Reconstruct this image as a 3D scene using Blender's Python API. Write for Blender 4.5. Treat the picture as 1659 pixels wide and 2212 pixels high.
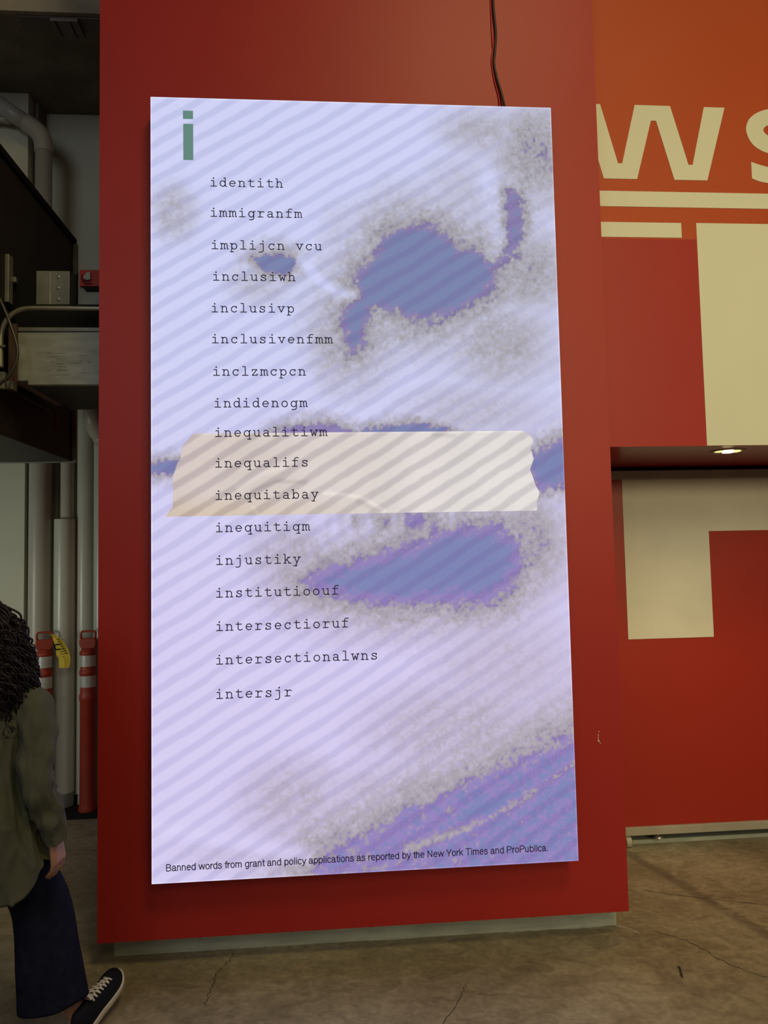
import bpy, bmesh, math, random
import numpy as np
from mathutils import Vector, Matrix, Euler

for o in list(bpy.data.objects):
    bpy.data.objects.remove(o)
SC = bpy.context.scene
COL = SC.collection

# ------------------------------------------------------------------ camera
CAM_YAW, CAM_PITCH, CAM_ROLL = 0.0774623, 0.0615014, -0.0213207
cam_d = bpy.data.cameras.new('camera')
cam = bpy.data.objects.new('camera', cam_d)
COL.objects.link(cam)
fwd = Vector((math.sin(CAM_YAW) * math.cos(CAM_PITCH), math.cos(CAM_YAW) * math.cos(CAM_PITCH), math.sin(CAM_PITCH)))
rt = Vector((math.cos(CAM_YAW), -math.sin(CAM_YAW), 0))
up = rt.cross(fwd)
cr, sr = math.cos(CAM_ROLL), math.sin(CAM_ROLL)
r2, u2 = cr * rt + sr * up, -sr * rt + cr * up
mw = Matrix.Identity(4)
for i in range(3):
    mw[i][0], mw[i][1], mw[i][2] = r2[i], u2[i], -fwd[i]
mw.translation = Vector((-0.147, -3.041, 1.68))
cam.matrix_world = mw
cam_d.sensor_fit = 'VERTICAL'
cam_d.sensor_height = 36.0
cam_d.lens = 1560.0 / 2212.0 * 36.0
cam_d.clip_start = 0.05
SC.camera = cam

# ------------------------------------------------------------------ view, world, lamps
SC.view_settings.view_transform = 'Standard'
SC.view_settings.look = 'None'
SC.view_settings.exposure = 0.0
SC.view_settings.gamma = 1.0
SC.view_settings.use_curve_mapping = False

world = bpy.data.worlds.new('hall_air')
SC.world = world
world.use_nodes = True
bgn = world.node_tree.nodes['Background']
bgn.inputs['Color'].default_value = (1.0, 0.93, 0.78, 1)
bgn.inputs['Strength'].default_value = 0.065


def area_lamp(name, loc, target, size, power, col, spread=180.0):
    d = bpy.data.lights.new(name, 'AREA')
    d.shape = 'DISK'
    d.size = size
    d.energy = power
    d.color = col
    d.spread = math.radians(spread)
    o = bpy.data.objects.new(name, d)
    COL.objects.link(o)
    o.location = loc
    o.rotation_euler = (Vector(target) - Vector(loc)).to_track_quat('-Z', 'Y').to_euler()
    return o


def spot_lamp(name, loc, target, power, col, angle, blend, radius):
    d = bpy.data.lights.new(name, 'SPOT')
    d.energy = power
    d.color = col
    d.spot_size = math.radians(angle)
    d.spot_blend = blend
    d.shadow_soft_size = radius
    o = bpy.data.objects.new(name, d)
    COL.objects.link(o)
    o.location = loc
    o.rotation_euler = (Vector(target) - Vector(loc)).to_track_quat('-Z', 'Y').to_euler()
    return o


# warm track lamp of the hall, far behind and to the right of the camera
spot_lamp('hall_track_lamp', (2.4, -7.6, 6.2), (1.8, 0.2, 2.2), 800, (1.0, 0.84, 0.40), 50, 1.0, 1.5)
spot_lamp('recess_fill', (4.2, -13.0, 4.2), (2.0, 0.5, 1.7), 1900, (1.0, 0.85, 0.46), 26, 1.0, 1.0)  # unseen low fill spot, added to carry light into the door recess
area_lamp('alcove_fill', (-3.5, 0.3, 1.3), (-1.9, 2.2, 1.9), 0.7, 5.0, (0.95, 1.0, 0.84), 115)  # added fill out of view, brightens the pipes and lower alcove walls
area_lamp('hall_lamp_high', (1.5, -4.2, 7.2), (1.0, -1.0, 0.0), 1.6, 125, (1.0, 0.77, 0.36))
area_lamp('cool_fill', (-3.6, -9.0, 5.0), (-1.5, 0.0, 2.2), 4.0, 52, (0.90, 0.95, 1.0), 140)  # unseen cool disk, added as left fill and bluish sheen on the board


# ------------------------------------------------------------------ helpers
def lin(c):
    return tuple(((v / 255.0) / 12.92 if v / 255.0 <= 0.04045 else ((v / 255.0 + 0.055) / 1.055) ** 2.4) for v in c)


def mat(name, col, rough=0.6, metal=0.0, spec=0.4, var=0.0, vscale=8.0, bump=0.0, bscale=60.0, coat=0.0, stretch=(1, 1, 1)):
    m = bpy.data.materials.new(name)
    m.use_nodes = True
    nt = m.node_tree
    b = nt.nodes['Principled BSDF']
    b.inputs['Roughness'].default_value = rough
    b.inputs['Metallic'].default_value = metal
    b.inputs['Specular IOR Level'].default_value = spec
    b.inputs['Coat Weight'].default_value = coat
    b.inputs['Base Color'].default_value = (*col, 1)
    if var or bump:
        tc = nt.nodes.new('ShaderNodeTexCoord')
        mp = nt.nodes.new('ShaderNodeMapping')
        mp.inputs['Scale'].default_value = stretch
        nt.links.new(tc.outputs['Object'], mp.inputs['Vector'])
    if var:
        n = nt.nodes.new('ShaderNodeTexNoise')
        n.inputs['Scale'].default_value = vscale
        n.inputs['Detail'].default_value = 5
        nt.links.new(mp.outputs['Vector'], n.inputs['Vector'])
        r = nt.nodes.new('ShaderNodeValToRGB')
        r.color_ramp.elements[0].position = 0.3
        r.color_ramp.elements[1].position = 0.7
        r.color_ramp.elements[0].color = (*[c * (1 - var) for c in col], 1)
        r.color_ramp.elements[1].color = (*[min(1, c * (1 + var)) for c in col], 1)
        nt.links.new(n.outputs['Fac'], r.inputs['Fac'])
        nt.links.new(r.outputs['Color'], b.inputs['Base Color'])
    if bump:
        n2 = nt.nodes.new('ShaderNodeTexNoise')
        n2.inputs['Scale'].default_value = bscale
        n2.inputs['Detail'].default_value = 4
        nt.links.new(mp.outputs['Vector'], n2.inputs['Vector'])
        bp = nt.nodes.new('ShaderNodeBump')
        bp.inputs['Strength'].default_value = bump
        bp.inputs['Distance'].default_value = 0.01
        nt.links.new(n2.outputs['Fac'], bp.inputs['Height'])
        nt.links.new(bp.outputs['Normal'], b.inputs['Normal'])
    return m


def emis_mat(name, col=None, strength=1.0, attr=None):
    m = bpy.data.materials.new(name)
    m.use_nodes = True
    nt = m.node_tree
    b = nt.nodes['Principled BSDF']
    b.inputs['Base Color'].default_value = (0.01, 0.01, 0.012, 1)
    b.inputs['Roughness'].default_value = 0.7
    b.inputs['Specular IOR Level'].default_value = 0.1
    b.inputs['Emission Strength'].default_value = strength
    if attr:
        a = nt.nodes.new('ShaderNodeVertexColor')
        a.layer_name = attr
        nt.links.new(a.outputs['Color'], b.inputs['Emission Color'])
    else:
        b.inputs['Emission Color'].default_value = (*col, 1)
    return m


class MB:
    """collects shapes into one mesh"""

    def __init__(self):
        self.v, self.f, self.mi = [], [], []
        self.cur = 0

    def add(self, vs, fs):
        o = len(self.v)
        self.v += [tuple(p) for p in vs]
        self.f += [tuple(i + o for i in q) for q in fs]
        self.mi += [self.cur] * len(fs)
        return self

    def box(self, x0, x1, y0, y1, z0, z1):
        vs = [(x, y, z) for x in (x0, x1) for y in (y0, y1) for z in (z0, z1)]
        return self.add(vs, [(0, 1, 3, 2), (4, 6, 7, 5), (0, 4, 5, 1), (2, 3, 7, 6), (0, 2, 6, 4), (1, 5, 7, 3)])

    def loft(self, rings, cap=True, closed=False):
        n = len(rings[0])
        vs = [p for r in rings for p in r]
        fs = []
        m = len(rings)
        for i in range(m if closed else m - 1):
            a, b = i * n, ((i + 1) % m) * n
            for j in range(n):
                k = (j + 1) % n
                fs.append((a + j, a + k, b + k, b + j))
        if cap and not closed:
            fs.append(tuple(reversed(range(n))))
            fs.append(tuple((m - 1) * n + j for j in range(n)))
        return self.add(vs, fs)

    def lathe(self, prof, x, y, z=0.0, n=28):
        return self.loft([[(x + r * math.cos(2 * math.pi * k / n), y + r * math.sin(2 * math.pi * k / n), z + h) for k in range(n)] for r, h in prof])

    def tube(self, pts, r, n=10, cap=True):
        pts = [Vector(p) for p in pts]
        rs = r if isinstance(r, (list, tuple)) else [r] * len(pts)
        rings = []
        t0 = (pts[1] - pts[0]).normalized()
        ref = Vector((0, 0, 1)) if abs(t0.z) < 0.9 else Vector((0, 1, 0))
        nrm = (ref - t0 * ref.dot(t0)).normalized()
        for i, p in enumerate(pts):
            t = (pts[min(i + 1, len(pts) - 1)] - pts[max(i - 1, 0)])
            if t.length < 1e-9:
                t = t0
            t = t.normalized()
            nrm = nrm - t * nrm.dot(t)
            if nrm.length < 1e-6:
                nrm = t.orthogonal()
            nrm.normalize()
            b = t.cross(nrm)
            rings.append([p + (nrm * math.cos(2 * math.pi * k / n) + b * math.sin(2 * math.pi * k / n)) * rs[i] for k in range(n)])
        return self.loft(rings, cap)

    def cyl(self, p, axis, r, length, n=20):
        p, a = Vector(p), Vector(axis).normalized()
        return self.tube([p, p + a * length], r, n)

    def prism(self, poly, y0, y1):
        """closed outline in x/z, thickness along y"""
        n = len(poly)
        vs = [(x, y0, z) for x, z in poly] + [(x, y1, z) for x, z in poly]
        fs = [tuple(range(n)), tuple(reversed(range(n, 2 * n)))]
        fs += [(i, i + n, (i + 1) % n + n, (i + 1) % n) for i in range(n)]
        return self.add(vs, fs)

    def ribbon(self, pts, w, y, joints=True):
        """flat stroke in the x/z plane"""
        pts = [Vector((p[0], p[1])) for p in pts]
        for a, b in zip(pts[:-1], pts[1:]):
            d = b - a
            if d.length < 1e-7:
                continue
            nn = Vector((-d.y, d.x)).normalized() * (w / 2)
            self.add([(a.x + nn.x, y, a.y + nn.y), (a.x - nn.x, y, a.y - nn.y), (b.x - nn.x, y, b.y - nn.y), (b.x + nn.x, y, b.y + nn.y)], [(0, 1, 2, 3)])
        if joints:
            for p in pts:
                k = 8
                self.add([(p.x + w / 2 * math.cos(2 * math.pi * i / k), y, p.y + w / 2 * math.sin(2 * math.pi * i / k)) for i in range(k)], [tuple(range(k))])
        return self

    def build(self, name, mats, parent=None, smooth=False, bevel=0.0, fix=True, loc=None):
        me = bpy.data.meshes.new(name)
        me.from_pydata(self.v, [], self.f)
        ms = mats if isinstance(mats, (list, tuple)) else [mats]
        for m in ms:
            me.materials.append(m)
        if len(ms) > 1:
            me.polygons.foreach_set('material_index', self.mi)
        if fix:
            bm = bmesh.new()
            bm.from_mesh(me)
            bmesh.ops.recalc_face_normals(bm, faces=bm.faces)
            bm.to_mesh(me)
            bm.free()
        if smooth:
            me.polygons.foreach_set('use_smooth', [True] * len(me.polygons))
        me.update()
        o = bpy.data.objects.new(name, me)
        COL.objects.link(o)
        if parent:
            o.parent = parent
        if bevel:
            b = o.modifiers.new('bevel', 'BEVEL')
            b.width = bevel
            b.segments = 2
            b.limit_method = 'ANGLE'
        if smooth == 'auto':
            pass
        return o


def thing(name, label, cat, loc=(0, 0, 0), group=None, rz=0.0):
    o = bpy.data.objects.new(name, None)
    o.empty_display_size = 0.1
    COL.objects.link(o)
    o.location = loc
    o.rotation_euler = (0, 0, rz)
    return tag(o, label, cat, group)


def tag(o, label, cat, group=None):
    o['label'] = label
    o['category'] = cat
    if group:
        o['group'] = group
    return o


def structure(o, label=None):
    o['kind'] = 'structure'
    if label:
        o['label'] = label
    return o


def off(o, loc):
    """shift mesh data so that the object's origin sits at loc"""
    o.data.transform(Matrix.Translation(-Vector(loc)))
    o.location = loc
    return o


def smooth_by_angle(o, deg=40):
    me = o.data
    me.polygons.foreach_set('use_smooth', [True] * len(me.polygons))
    bm = bmesh.new()
    bm.from_mesh(me)
    for e in bm.edges:
        if len(e.link_faces) == 2 and e.calc_face_angle(0) > math.radians(deg):
            e.smooth = False
    bm.to_mesh(me)
    bm.free()
    return o


def arcpts(cx, cz, rx, rz, a0, a1, n=12):
    return [(cx + rx * math.cos(math.radians(a0 + (a1 - a0) * i / n)), cz + rz * math.sin(math.radians(a0 + (a1 - a0) * i / n))) for i in range(n + 1)]


def spline(pts, n=8, closed=False):
    """Catmull-Rom through 2-D or 3-D points"""
    P = [Vector(p) for p in pts]
    out = []
    m = len(P)
    for i in range(m if closed else m - 1):
        if closed:
            a, b, c, d = P[(i - 1) % m], P[i], P[(i + 1) % m], P[(i + 2) % m]
        else:
            a, b, c, d = P[max(i - 1, 0)], P[i], P[i + 1], P[min(i + 2, m - 1)]
        for k in range(n):
            t = k / n
            out.append(0.5 * ((2 * b) + (c - a) * t + (2 * a - 5 * b + 4 * c - d) * t * t + (3 * b - a - 3 * c + d) * t ** 3))
    if not closed:
        out.append(P[-1])
    return out


# ------------------------------------------------------------------ materials
RED = (0.335, 0.018, 0.016)
M_red = mat('red_wall_paint', RED, 0.45, spec=0.26, var=0.04, vscale=1.3, bump=0.03, bscale=180)
M_red_door = mat('red_door_paint', (0.33, 0.020, 0.011), 0.40, spec=0.35, var=0.05, vscale=1.1, bump=0.02, bscale=150)
M_orange = mat('orange_red_wall_paint', (0.42, 0.066, 0.018), 0.5, spec=0.2, var=0.03, vscale=1.0)
M_cream = mat('cream_white_paint', (0.64, 0.64, 0.53), 0.6, spec=0.25, var=0.02, vscale=2.0)
M_doorwhite = mat('white_door_paint', (0.66, 0.63, 0.55), 0.6, spec=0.25, var=0.06, vscale=3.0)
M_kick = mat('grey_kick_plate', (0.36, 0.38, 0.33), 0.45, spec=0.4, var=0.18, vscale=6, stretch=(1, 1, 6))
M_screw = mat('dark_screw', (0.06, 0.06, 0.055), 0.4, 0.6)
M_railgrey = mat('grey_painted_steel', (0.33, 0.30, 0.26), 0.5, spec=0.35, var=0.15, vscale=5)
M_black = mat('matte_black', (0.008, 0.008, 0.009), 0.7, spec=0.2)
M_rubber = mat('black_rubber', (0.012, 0.012, 0.013), 0.6)
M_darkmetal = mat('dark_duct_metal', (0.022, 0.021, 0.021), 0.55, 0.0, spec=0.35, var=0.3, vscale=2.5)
M_galv = mat('galvanized_sheet', (0.34, 0.36, 0.34), 0.5, 0.25, spec=0.5, var=0.22, vscale=7, stretch=(1, 1, 3))
M_galvd = mat('dull_galvanized_sheet', (0.22, 0.23, 0.215), 0.45, 0.3, var=0.2, vscale=9)
M_conduit = mat('conduit_steel', (0.42, 0.41, 0.35), 0.35, 0.7, var=0.1, vscale=20)
M_pipe = mat('painted_pipe_grey', (0.38, 0.365, 0.32), 0.35, spec=0.5, var=0.08, vscale=3)
M_pipe2 = mat('painted_pipe_light_grey', (0.46, 0.47, 0.42), 0.3, spec=0.5, var=0.06, vscale=3)
M_wallboard = mat('off_white_wall', (0.55, 0.56, 0.46), 0.75, spec=0.2, var=0.05, vscale=2)
M_conc_dark = mat('dark_concrete', (0.20, 0.185, 0.15), 0.85, spec=0.2, var=0.2, vscale=4, bump=0.2, bscale=30)
M_conc_beam = mat('brown_concrete', (0.30, 0.26, 0.20), 0.85, spec=0.2, var=0.2, vscale=6, bump=0.25, bscale=30)
M_orangeplastic = mat('orange_post_plastic', (0.30, 0.033, 0.018), 0.45, spec=0.4, var=0.08, vscale=7)
M_actuator = mat('red_actuator_plate', (0.45, 0.03, 0.015), 0.5, var=0.1, vscale=30)
M_yellowtag = mat('yellow_tape', (0.62, 0.46, 0.03), 0.5, var=0.1, vscale=25)
M_ink = mat('black_ink', (0.012, 0.011, 0.01), 0.6, spec=0.2)
M_cable = mat('black_cable_sheath', (0.012, 0.011, 0.012), 0.45)
M_redwire = mat('red_wire_sheath', (0.40, 0.015, 0.015), 0.45)
M_chip = mat('bare_plaster', (0.55, 0.50, 0.42), 0.8)


def band_mat():
    m = mat('silver_reflective_band', (0.62, 0.63, 0.60), 0.35, 0.2, spec=0.6)
    nt = m.node_tree
    b = nt.nodes['Principled BSDF']
    tc = nt.nodes.new('ShaderNodeTexCoord')
    mp = nt.nodes.new('ShaderNodeMapping')
    mp.inputs['Scale'].default_value = (1, 1, 0.9)
    ck = nt.nodes.new('ShaderNodeTexVoronoi')
    ck.inputs['Scale'].default_value = 130
    ck.inputs['Randomness'].default_value = 0.35
    nt.links.new(tc.outputs['Object'], mp.inputs['Vector'])
    nt.links.new(mp.outputs['Vector'], ck.inputs['Vector'])
    r = nt.nodes.new('ShaderNodeValToRGB')
    r.color_ramp.elements[0].color = (0.72, 0.73, 0.69, 1)
    r.color_ramp.elements[1].color = (0.40, 0.41, 0.40, 1)
    r.color_ramp.elements[1].position = 0.7
    nt.links.new(ck.outputs['Distance'], r.inputs['Fac'])
    nt.links.new(r.outputs['Color'], b.inputs['Base Color'])
    return m


M_band = band_mat()


def floor_mat():
    m = bpy.data.materials.new('worn_concrete')
    m.use_nodes = True
    nt = m.node_tree
    L = nt.links.new
    b = nt.nodes['Principled BSDF']
    b.inputs['Roughness'].default_value = 0.5
    b.inputs['Specular IOR Level'].default_value = 0.3
    tc = nt.nodes.new('ShaderNodeTexCoord')
    mp = nt.nodes.new('ShaderNodeMapping')
    mp.inputs['Rotation'].default_value = (0, 0, 0.5)
    mp.inputs['Scale'].default_value = (1.0, 1.45, 1)
    L(tc.outputs['Object'], mp.inputs['Vector'])

    def noise(scale, detail, dist, vec):
        n = nt.nodes.new('ShaderNodeTexNoise')
        n.inputs['Scale'].default_value = scale
        n.inputs['Detail'].default_value = detail
        n.inputs['Distortion'].default_value = dist
        L(vec, n.inputs['Vector'])
        return n.outputs['Fac']

    n1 = noise(1.6, 6, 0.8, mp.outputs['Vector'])
    n2 = noise(9, 8, 1.4, mp.outputs['Vector'])
    n3 = noise(45, 6, 0.5, tc.outputs['Object'])
    r1 = nt.nodes.new('ShaderNodeValToRGB')
    e = r1.color_ramp.elements
    e[0].position, e[0].color = 0.30, (0.22, 0.185, 0.128, 1)
    e[1].position, e[1].color = 0.72, (0.36, 0.325, 0.245, 1)
    k = e.new(0.5)
    k.color = (0.29, 0.252, 0.182, 1)
    L(n1, r1.inputs['Fac'])
    r2 = nt.nodes.new('ShaderNodeValToRGB')
    e = r2.color_ramp.elements
    e[0].position, e[0].color = 0.33, (0.76, 0.75, 0.72, 1)
    e[1].position, e[1].color = 0.70, (1.17, 1.17, 1.16, 1)
    L(n2, r2.inputs['Fac'])
    r3 = nt.nodes.new('ShaderNodeValToRGB')
    e = r3.color_ramp.elements
    e[0].position, e[0].color = 0.3, (0.86, 0.85, 0.83, 1)
    e[1].position, e[1].color = 0.7, (1.12, 1.12, 1.12, 1)
    L(n3, r3.inputs['Fac'])

    def mul(a, c):
        x = nt.nodes.new('ShaderNodeMix')
        x.data_type = 'RGBA'
        x.blend_type = 'MULTIPLY'
        x.inputs[0].default_value = 1.0
        L(a, x.inputs[6])
        L(c, x.inputs[7])
        return x.outputs[2]

    col = mul(mul(r1.outputs['Color'], r2.outputs['Color']), r3.outputs['Color'])
    # the worn rolling track of the door: a brown stain across the slab
    sx = nt.nodes.new('ShaderNodeSeparateXYZ')
    L(tc.outputs['Object'], sx.inputs['Vector'])

    def math_(op, a, c):
        x = nt.nodes.new('ShaderNodeMath')
        x.operation = op
        for i, v in enumerate((a, c)):
            if isinstance(v, (int, float)):
                x.inputs[i].default_value = v
            else:
                L(v, x.inputs[i])
        return x.outputs[0]

    # line through (1.50,0.94) and (1.73,0.08)
    d = math_('ADD', math_('MULTIPLY', sx.outputs['X'], 0.966), math_('MULTIPLY', sx.outputs['Y'], 0.258))
    d = math_('SUBTRACT', d, 0.966 * 1.50 + 0.258 * 0.94)
    d = math_('ADD', d, math_('MULTIPLY', math_('SUBTRACT', n2, 0.5), 0.06))
    d = math_('ABSOLUTE', d, 0)
    s = nt.nodes.new('ShaderNodeMapRange')
    s.inputs['From Min'].default_value = 0.015
    s.inputs['From Max'].default_value = 0.05
    s.inputs['To Min'].default_value = 0.62
    s.inputs['To Max'].default_value = 1.0
    L(d, s.inputs['Value'])
    cmb = nt.nodes.new('ShaderNodeCombineColor')
    for q in range(3):
        L(s.outputs['Result'], cmb.inputs[q])
    col = mul(col, cmb.outputs['Color'])
    L(col, b.inputs['Base Color'])
    bp = nt.nodes.new('ShaderNodeBump')
    bp.inputs['Strength'].default_value = 0.12
    bp.inputs['Distance'].default_value = 0.01
    L(n3, bp.inputs['Height'])
    L(bp.outputs['Normal'], b.inputs['Normal'])
    rr = nt.nodes.new('ShaderNodeMapRange')
    rr.inputs['To Min'].default_value = 0.38
    rr.inputs['To Max'].default_value = 0.62
    L(n2, rr.inputs['Value'])
    L(rr.outputs['Result'], b.inputs['Roughness'])
    return m


M_floor = floor_mat()
M_crack = mat('crack_dirt', (0.035, 0.028, 0.02), 0.9)
M_caulk = mat('pale_caulk', (0.5, 0.52, 0.50), 0.7)

# ------------------------------------------------------------------ the setting
rng = random.Random(4)
fl = MB().box(-4.6, 4.2, -8.5, 2.6, -0.12, 0.0)
fl.cur = 1


def floor_stroke(mb, pts, w, wob=0.006, z=0.0006):
    P = spline([(x, y, 0) for x, y in pts], 10)
    L_, R_ = [], []
    for i, p in enumerate(P):
        t = (P[min(i + 1, len(P) - 1)] - P[max(i - 1, 0)]).normalized()
        nn = Vector((-t.y, t.x, 0))
        ww = w * (0.4 + 0.9 * rng.random()) * (0.25 if i in (0, len(P) - 1) else 1)
        c = p + nn * rng.uniform(-wob, wob)
        L_.append((c.x + nn.x * ww / 2, c.y + nn.y * ww / 2, z))
        R_.append((c.x - nn.x * ww / 2, c.y - nn.y * ww / 2, z))
    n = len(P)
    mb.add(L_ + R_, [(i, i + 1, n + i + 1, n + i) for i in range(n - 1)])


floor_stroke(fl, [(-0.645, -0.16), (-0.636, -0.06), (-0.628, 0.065), (-0.60, 0.13), (-0.575, 0.20)], 0.0035)
floor_stroke(fl, [(1.371, 0.547), (1.592, 0.446), (1.892, 0.33), (2.3, 0.2)], 0.004, 0.003)
floor_stroke(fl, [(1.254, 0.164), (1.371, 0.061), (1.44, -0.107), (1.542, -0.223), (1.60, -0.22)], 0.0035)
floor_stroke(fl, [(0.371, -0.114), (0.33, -0.2), (0.239, -0.361), (0.2, -0.5)], 0.003)
floor_stroke(fl, [(1.236, -0.108), (1.224, -0.15), (1.213, -0.185)], 0.011, 0.002)
fl.cur = 2
floor_stroke(fl, [(0.62, 0.232), (0.75, 0.234), (0.9, 0.231), (1.1, 0.233)], 0.012, 0.003)
floor_stroke(fl, [(0.0, 0.233), (0.12, 0.231), (0.22, 0.234)], 0.007, 0.002)
floor_stroke(fl, [(1.11, 0.234), (1.15, 0.21), (1.19, 0.155)], 0.005, 0.003)
floor = structure(fl.build('floor', [M_floor, M_crack, M_caulk], fix=False), 'worn brown and grey concrete floor with cracks and a dark stain')

# the big red board that carries the screen
wf = MB().box(-1.118, 1.124, 0.10, 0.225, 0.124, 6.6)
wf.cur = 1
wf.add([(1.118, 0.0995, 0.876), (1.0225, 0.0995, 0.868), (1.019, 0.0995, 0.855), (1.0165, 0.0995, 0.85)], [])
for cx, cz, a, b, tl in [(1.0195, 0.853, 0.0035, 0.010, 0.5), (1.0175, 0.868, 0.0028, 0.0035, 0), (1.0185, 0.879, 0.0025, 0.003, 0), (1.0215, 0.893, 0.002, 0.003, -0.2), (1.0245, 0.846, 0.002, 0.006, 0.6)]:
    wf.add([(cx + a * math.cos(t) * 1.0 - b * math.sin(t) * math.sin(tl), 0.0993, cz + b * math.sin(t) * math.cos(tl)) for t in [i * math.pi / 5 for i in range(10)]], [tuple(range(10))])
wall_front = structure(wf.build('wall_front', [M_red, M_chip], fix=False), 'red painted board wall behind the screen')

structure(MB().box(-1.09, 1.115, 0.25, 2.35, 0.0, 6.6).build('wall_core', M_red), 'wall block behind the red board')
bb = structure(MB().box(-1.09, 1.119, 0.236, 0.25, 0.0, 0.14).build('baseboard_front', M_kick), 'grey metal kick plate under the red board')
for sx in (-1.045, -0.727, -0.336, 0.014, 0.374, 0.736, 1.082):
    s = MB().cyl((sx, 0.2365, 0.062 if sx > -1 else 0.07), (0, -1, 0), 0.0065, 0.0025, 14)
    s.build('screw', M_screw, bb)

# upper right wall over the door recess, its underside is the soffit
wr = MB().box(1.13, 3.6, 0.24, 1.24, 2.172, 3.179)
wr.cur = 1
wr.box(1.13, 3.6, 0.24, 1.24, 3.179, 6.6)
wr.cur = 2
wr.add([(1.13, 0.24, 2.1715), (3.6, 0.24, 2.1715), (3.6, 1.24, 2.1715), (1.13, 1.24, 2.1715)], [(0, 3, 2, 1)])
wall_right = structure(wr.build('wall_right', [M_red, M_orange, mat('red_gloss_paint', (0.36, 0.03, 0.025), 0.22, spec=0.6)], fix=False), 'red and orange wall above the recessed door')
structure(MB().box(1.115, 4.0, 1.24, 1.34, 0.0, 6.6).build('wall_recess', M_black), 'dark wall behind the sliding door')
structure(MB().box(3.6, 3.75, 0.24, 1.24, 0.0, 6.6).build('wall_jamb', M_red), 'right jamb of the door recess')
structure(MB().box(1.12, 3.6, 1.10, 1.239, 0.0, 0.022).build('trim_1', M_kick), 'grey floor strip under the sliding door')

# alcove on the left
structure(MB().box(-4.6, -2.24, 2.12, 2.6, 0.0, 5.05).build('wall_left', M_wallboard), 'off-white wall at the far left')
structure(MB().box(-2.24, -1.09, 2.36, 2.6, 0.0, 5.05).build('wall_back', M_wallboard), 'off-white wall behind the vertical pipes')
structure(MB().box(-2.2395, -2.208, 2.22, 2.359, 0.0, 5.049).build('trim_2', M_conc_dark), 'dark strip between the two off-white walls')
structure(MB().box(-4.6, -1.09, 1.305, 2.6, 5.052, 5.3).build('ceiling', M_conc_dark), 'dark ceiling of the alcove')
structure(MB().box(-4.6, -1.119, 1.272, 1.303, 5.012, 6.6).build('wall_beam', M_conc_beam), 'brown concrete beam at the top left')
structure(MB().box(-4.6, -1.095, 1.955, 2.119, 0.0, 0.038).box(-2.23, -1.095, 2.119, 2.355, 0.0, 0.038).build('trim_3', M_black, bevel=0.004), 'low dark ledge along the back of the alcove')

# ------------------------------------------------------------------ LED screen
SX0, SX1, SZ0, SZ1 = -0.876, 0.876, 0.3895, 3.667
screen = thing('led_screen', 'tall bright lavender LED screen listing words over a taped close-up face, on the red wall', 'screen', (0, 0.10, SZ0))
SO = Vector((0, 0.10, SZ0))


def spart(o):
    o.parent = screen
    o.data.transform(Matrix.Translation(-SO))
    return o


spart(MB().box(SX0 + 0.002, SX1 - 0.002, 0.004, 0.0995, SZ0 + 0.002, SZ1 - 0.002).build('cabinet', M_black))


def inside_sdf(X, Z, poly):
    """signed distance, positive inside"""
    P = np.array(poly, float)
    d = np.full(X.shape, 1e9)
    s = np.zeros(X.shape, bool)
    n = len(P)
    for i in range(n):
        a, b = P[i], P[(i + 1) % n]
        e = b - a
        wx, wz = X - a[0], Z - a[1]
        t = np.clip((wx * e[0] + wz * e[1]) / (e @ e + 1e-12), 0, 1)
        d = np.minimum(d, (wx - t * e[0]) ** 2 + (wz - t * e[1]) ** 2)
        c = ((a[1] <= Z) & (b[1] > Z)) | ((b[1] <= Z) & (a[1] > Z))
        xi = a[0] + (Z - a[1]) / (e[1] if abs(e[1]) > 1e-12 else 1e-12) * e[0]
        s ^= c & (X < xi)
    d = np.sqrt(d)
    return np.where(s, d, -d)


def line_dist(X, Z, pl):
    d = np.full(X.shape, 1e9)
    for a, b in zip(pl[:-1], pl[1:]):
        ex, ez = b[0] - a[0], b[1] - a[1]
        t = np.clip(((X - a[0]) * ex + (Z - a[1]) * ez) / (ex * ex + ez * ez), 0, 1)
        d = np.minimum(d, np.hypot(X - a[0] - t * ex, Z - a[1] - t * ez))
    return d


def vnoise(X, Z, cell, seed, sx=1.0, sz=1.0):
    r = np.random.RandomState(seed)
    g = r.rand(256, 256)
    u, v = X / cell * sx + 91.3, Z / cell * sz + 47.7
    i, j = np.floor(u).astype(int), np.floor(v).astype(int)
    fu, fv = u - i, v - j
    fu, fv = fu * fu * (3 - 2 * fu), fv * fv * (3 - 2 * fv)
    a, b = g[j % 256, i % 256], g[j % 256, (i + 1) % 256]
    c, d = g[(j + 1) % 256, i % 256], g[(j + 1) % 256, (i + 1) % 256]
    return (a * (1 - fu) + b * fu) * (1 - fv) + (c * (1 - fu) + d * fu) * fv - 0.5


def sstep(a, b, x):
    t = np.clip((x - a) / (b - a), 0, 1)
    return t * t * (3 - 2 * t)


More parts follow.
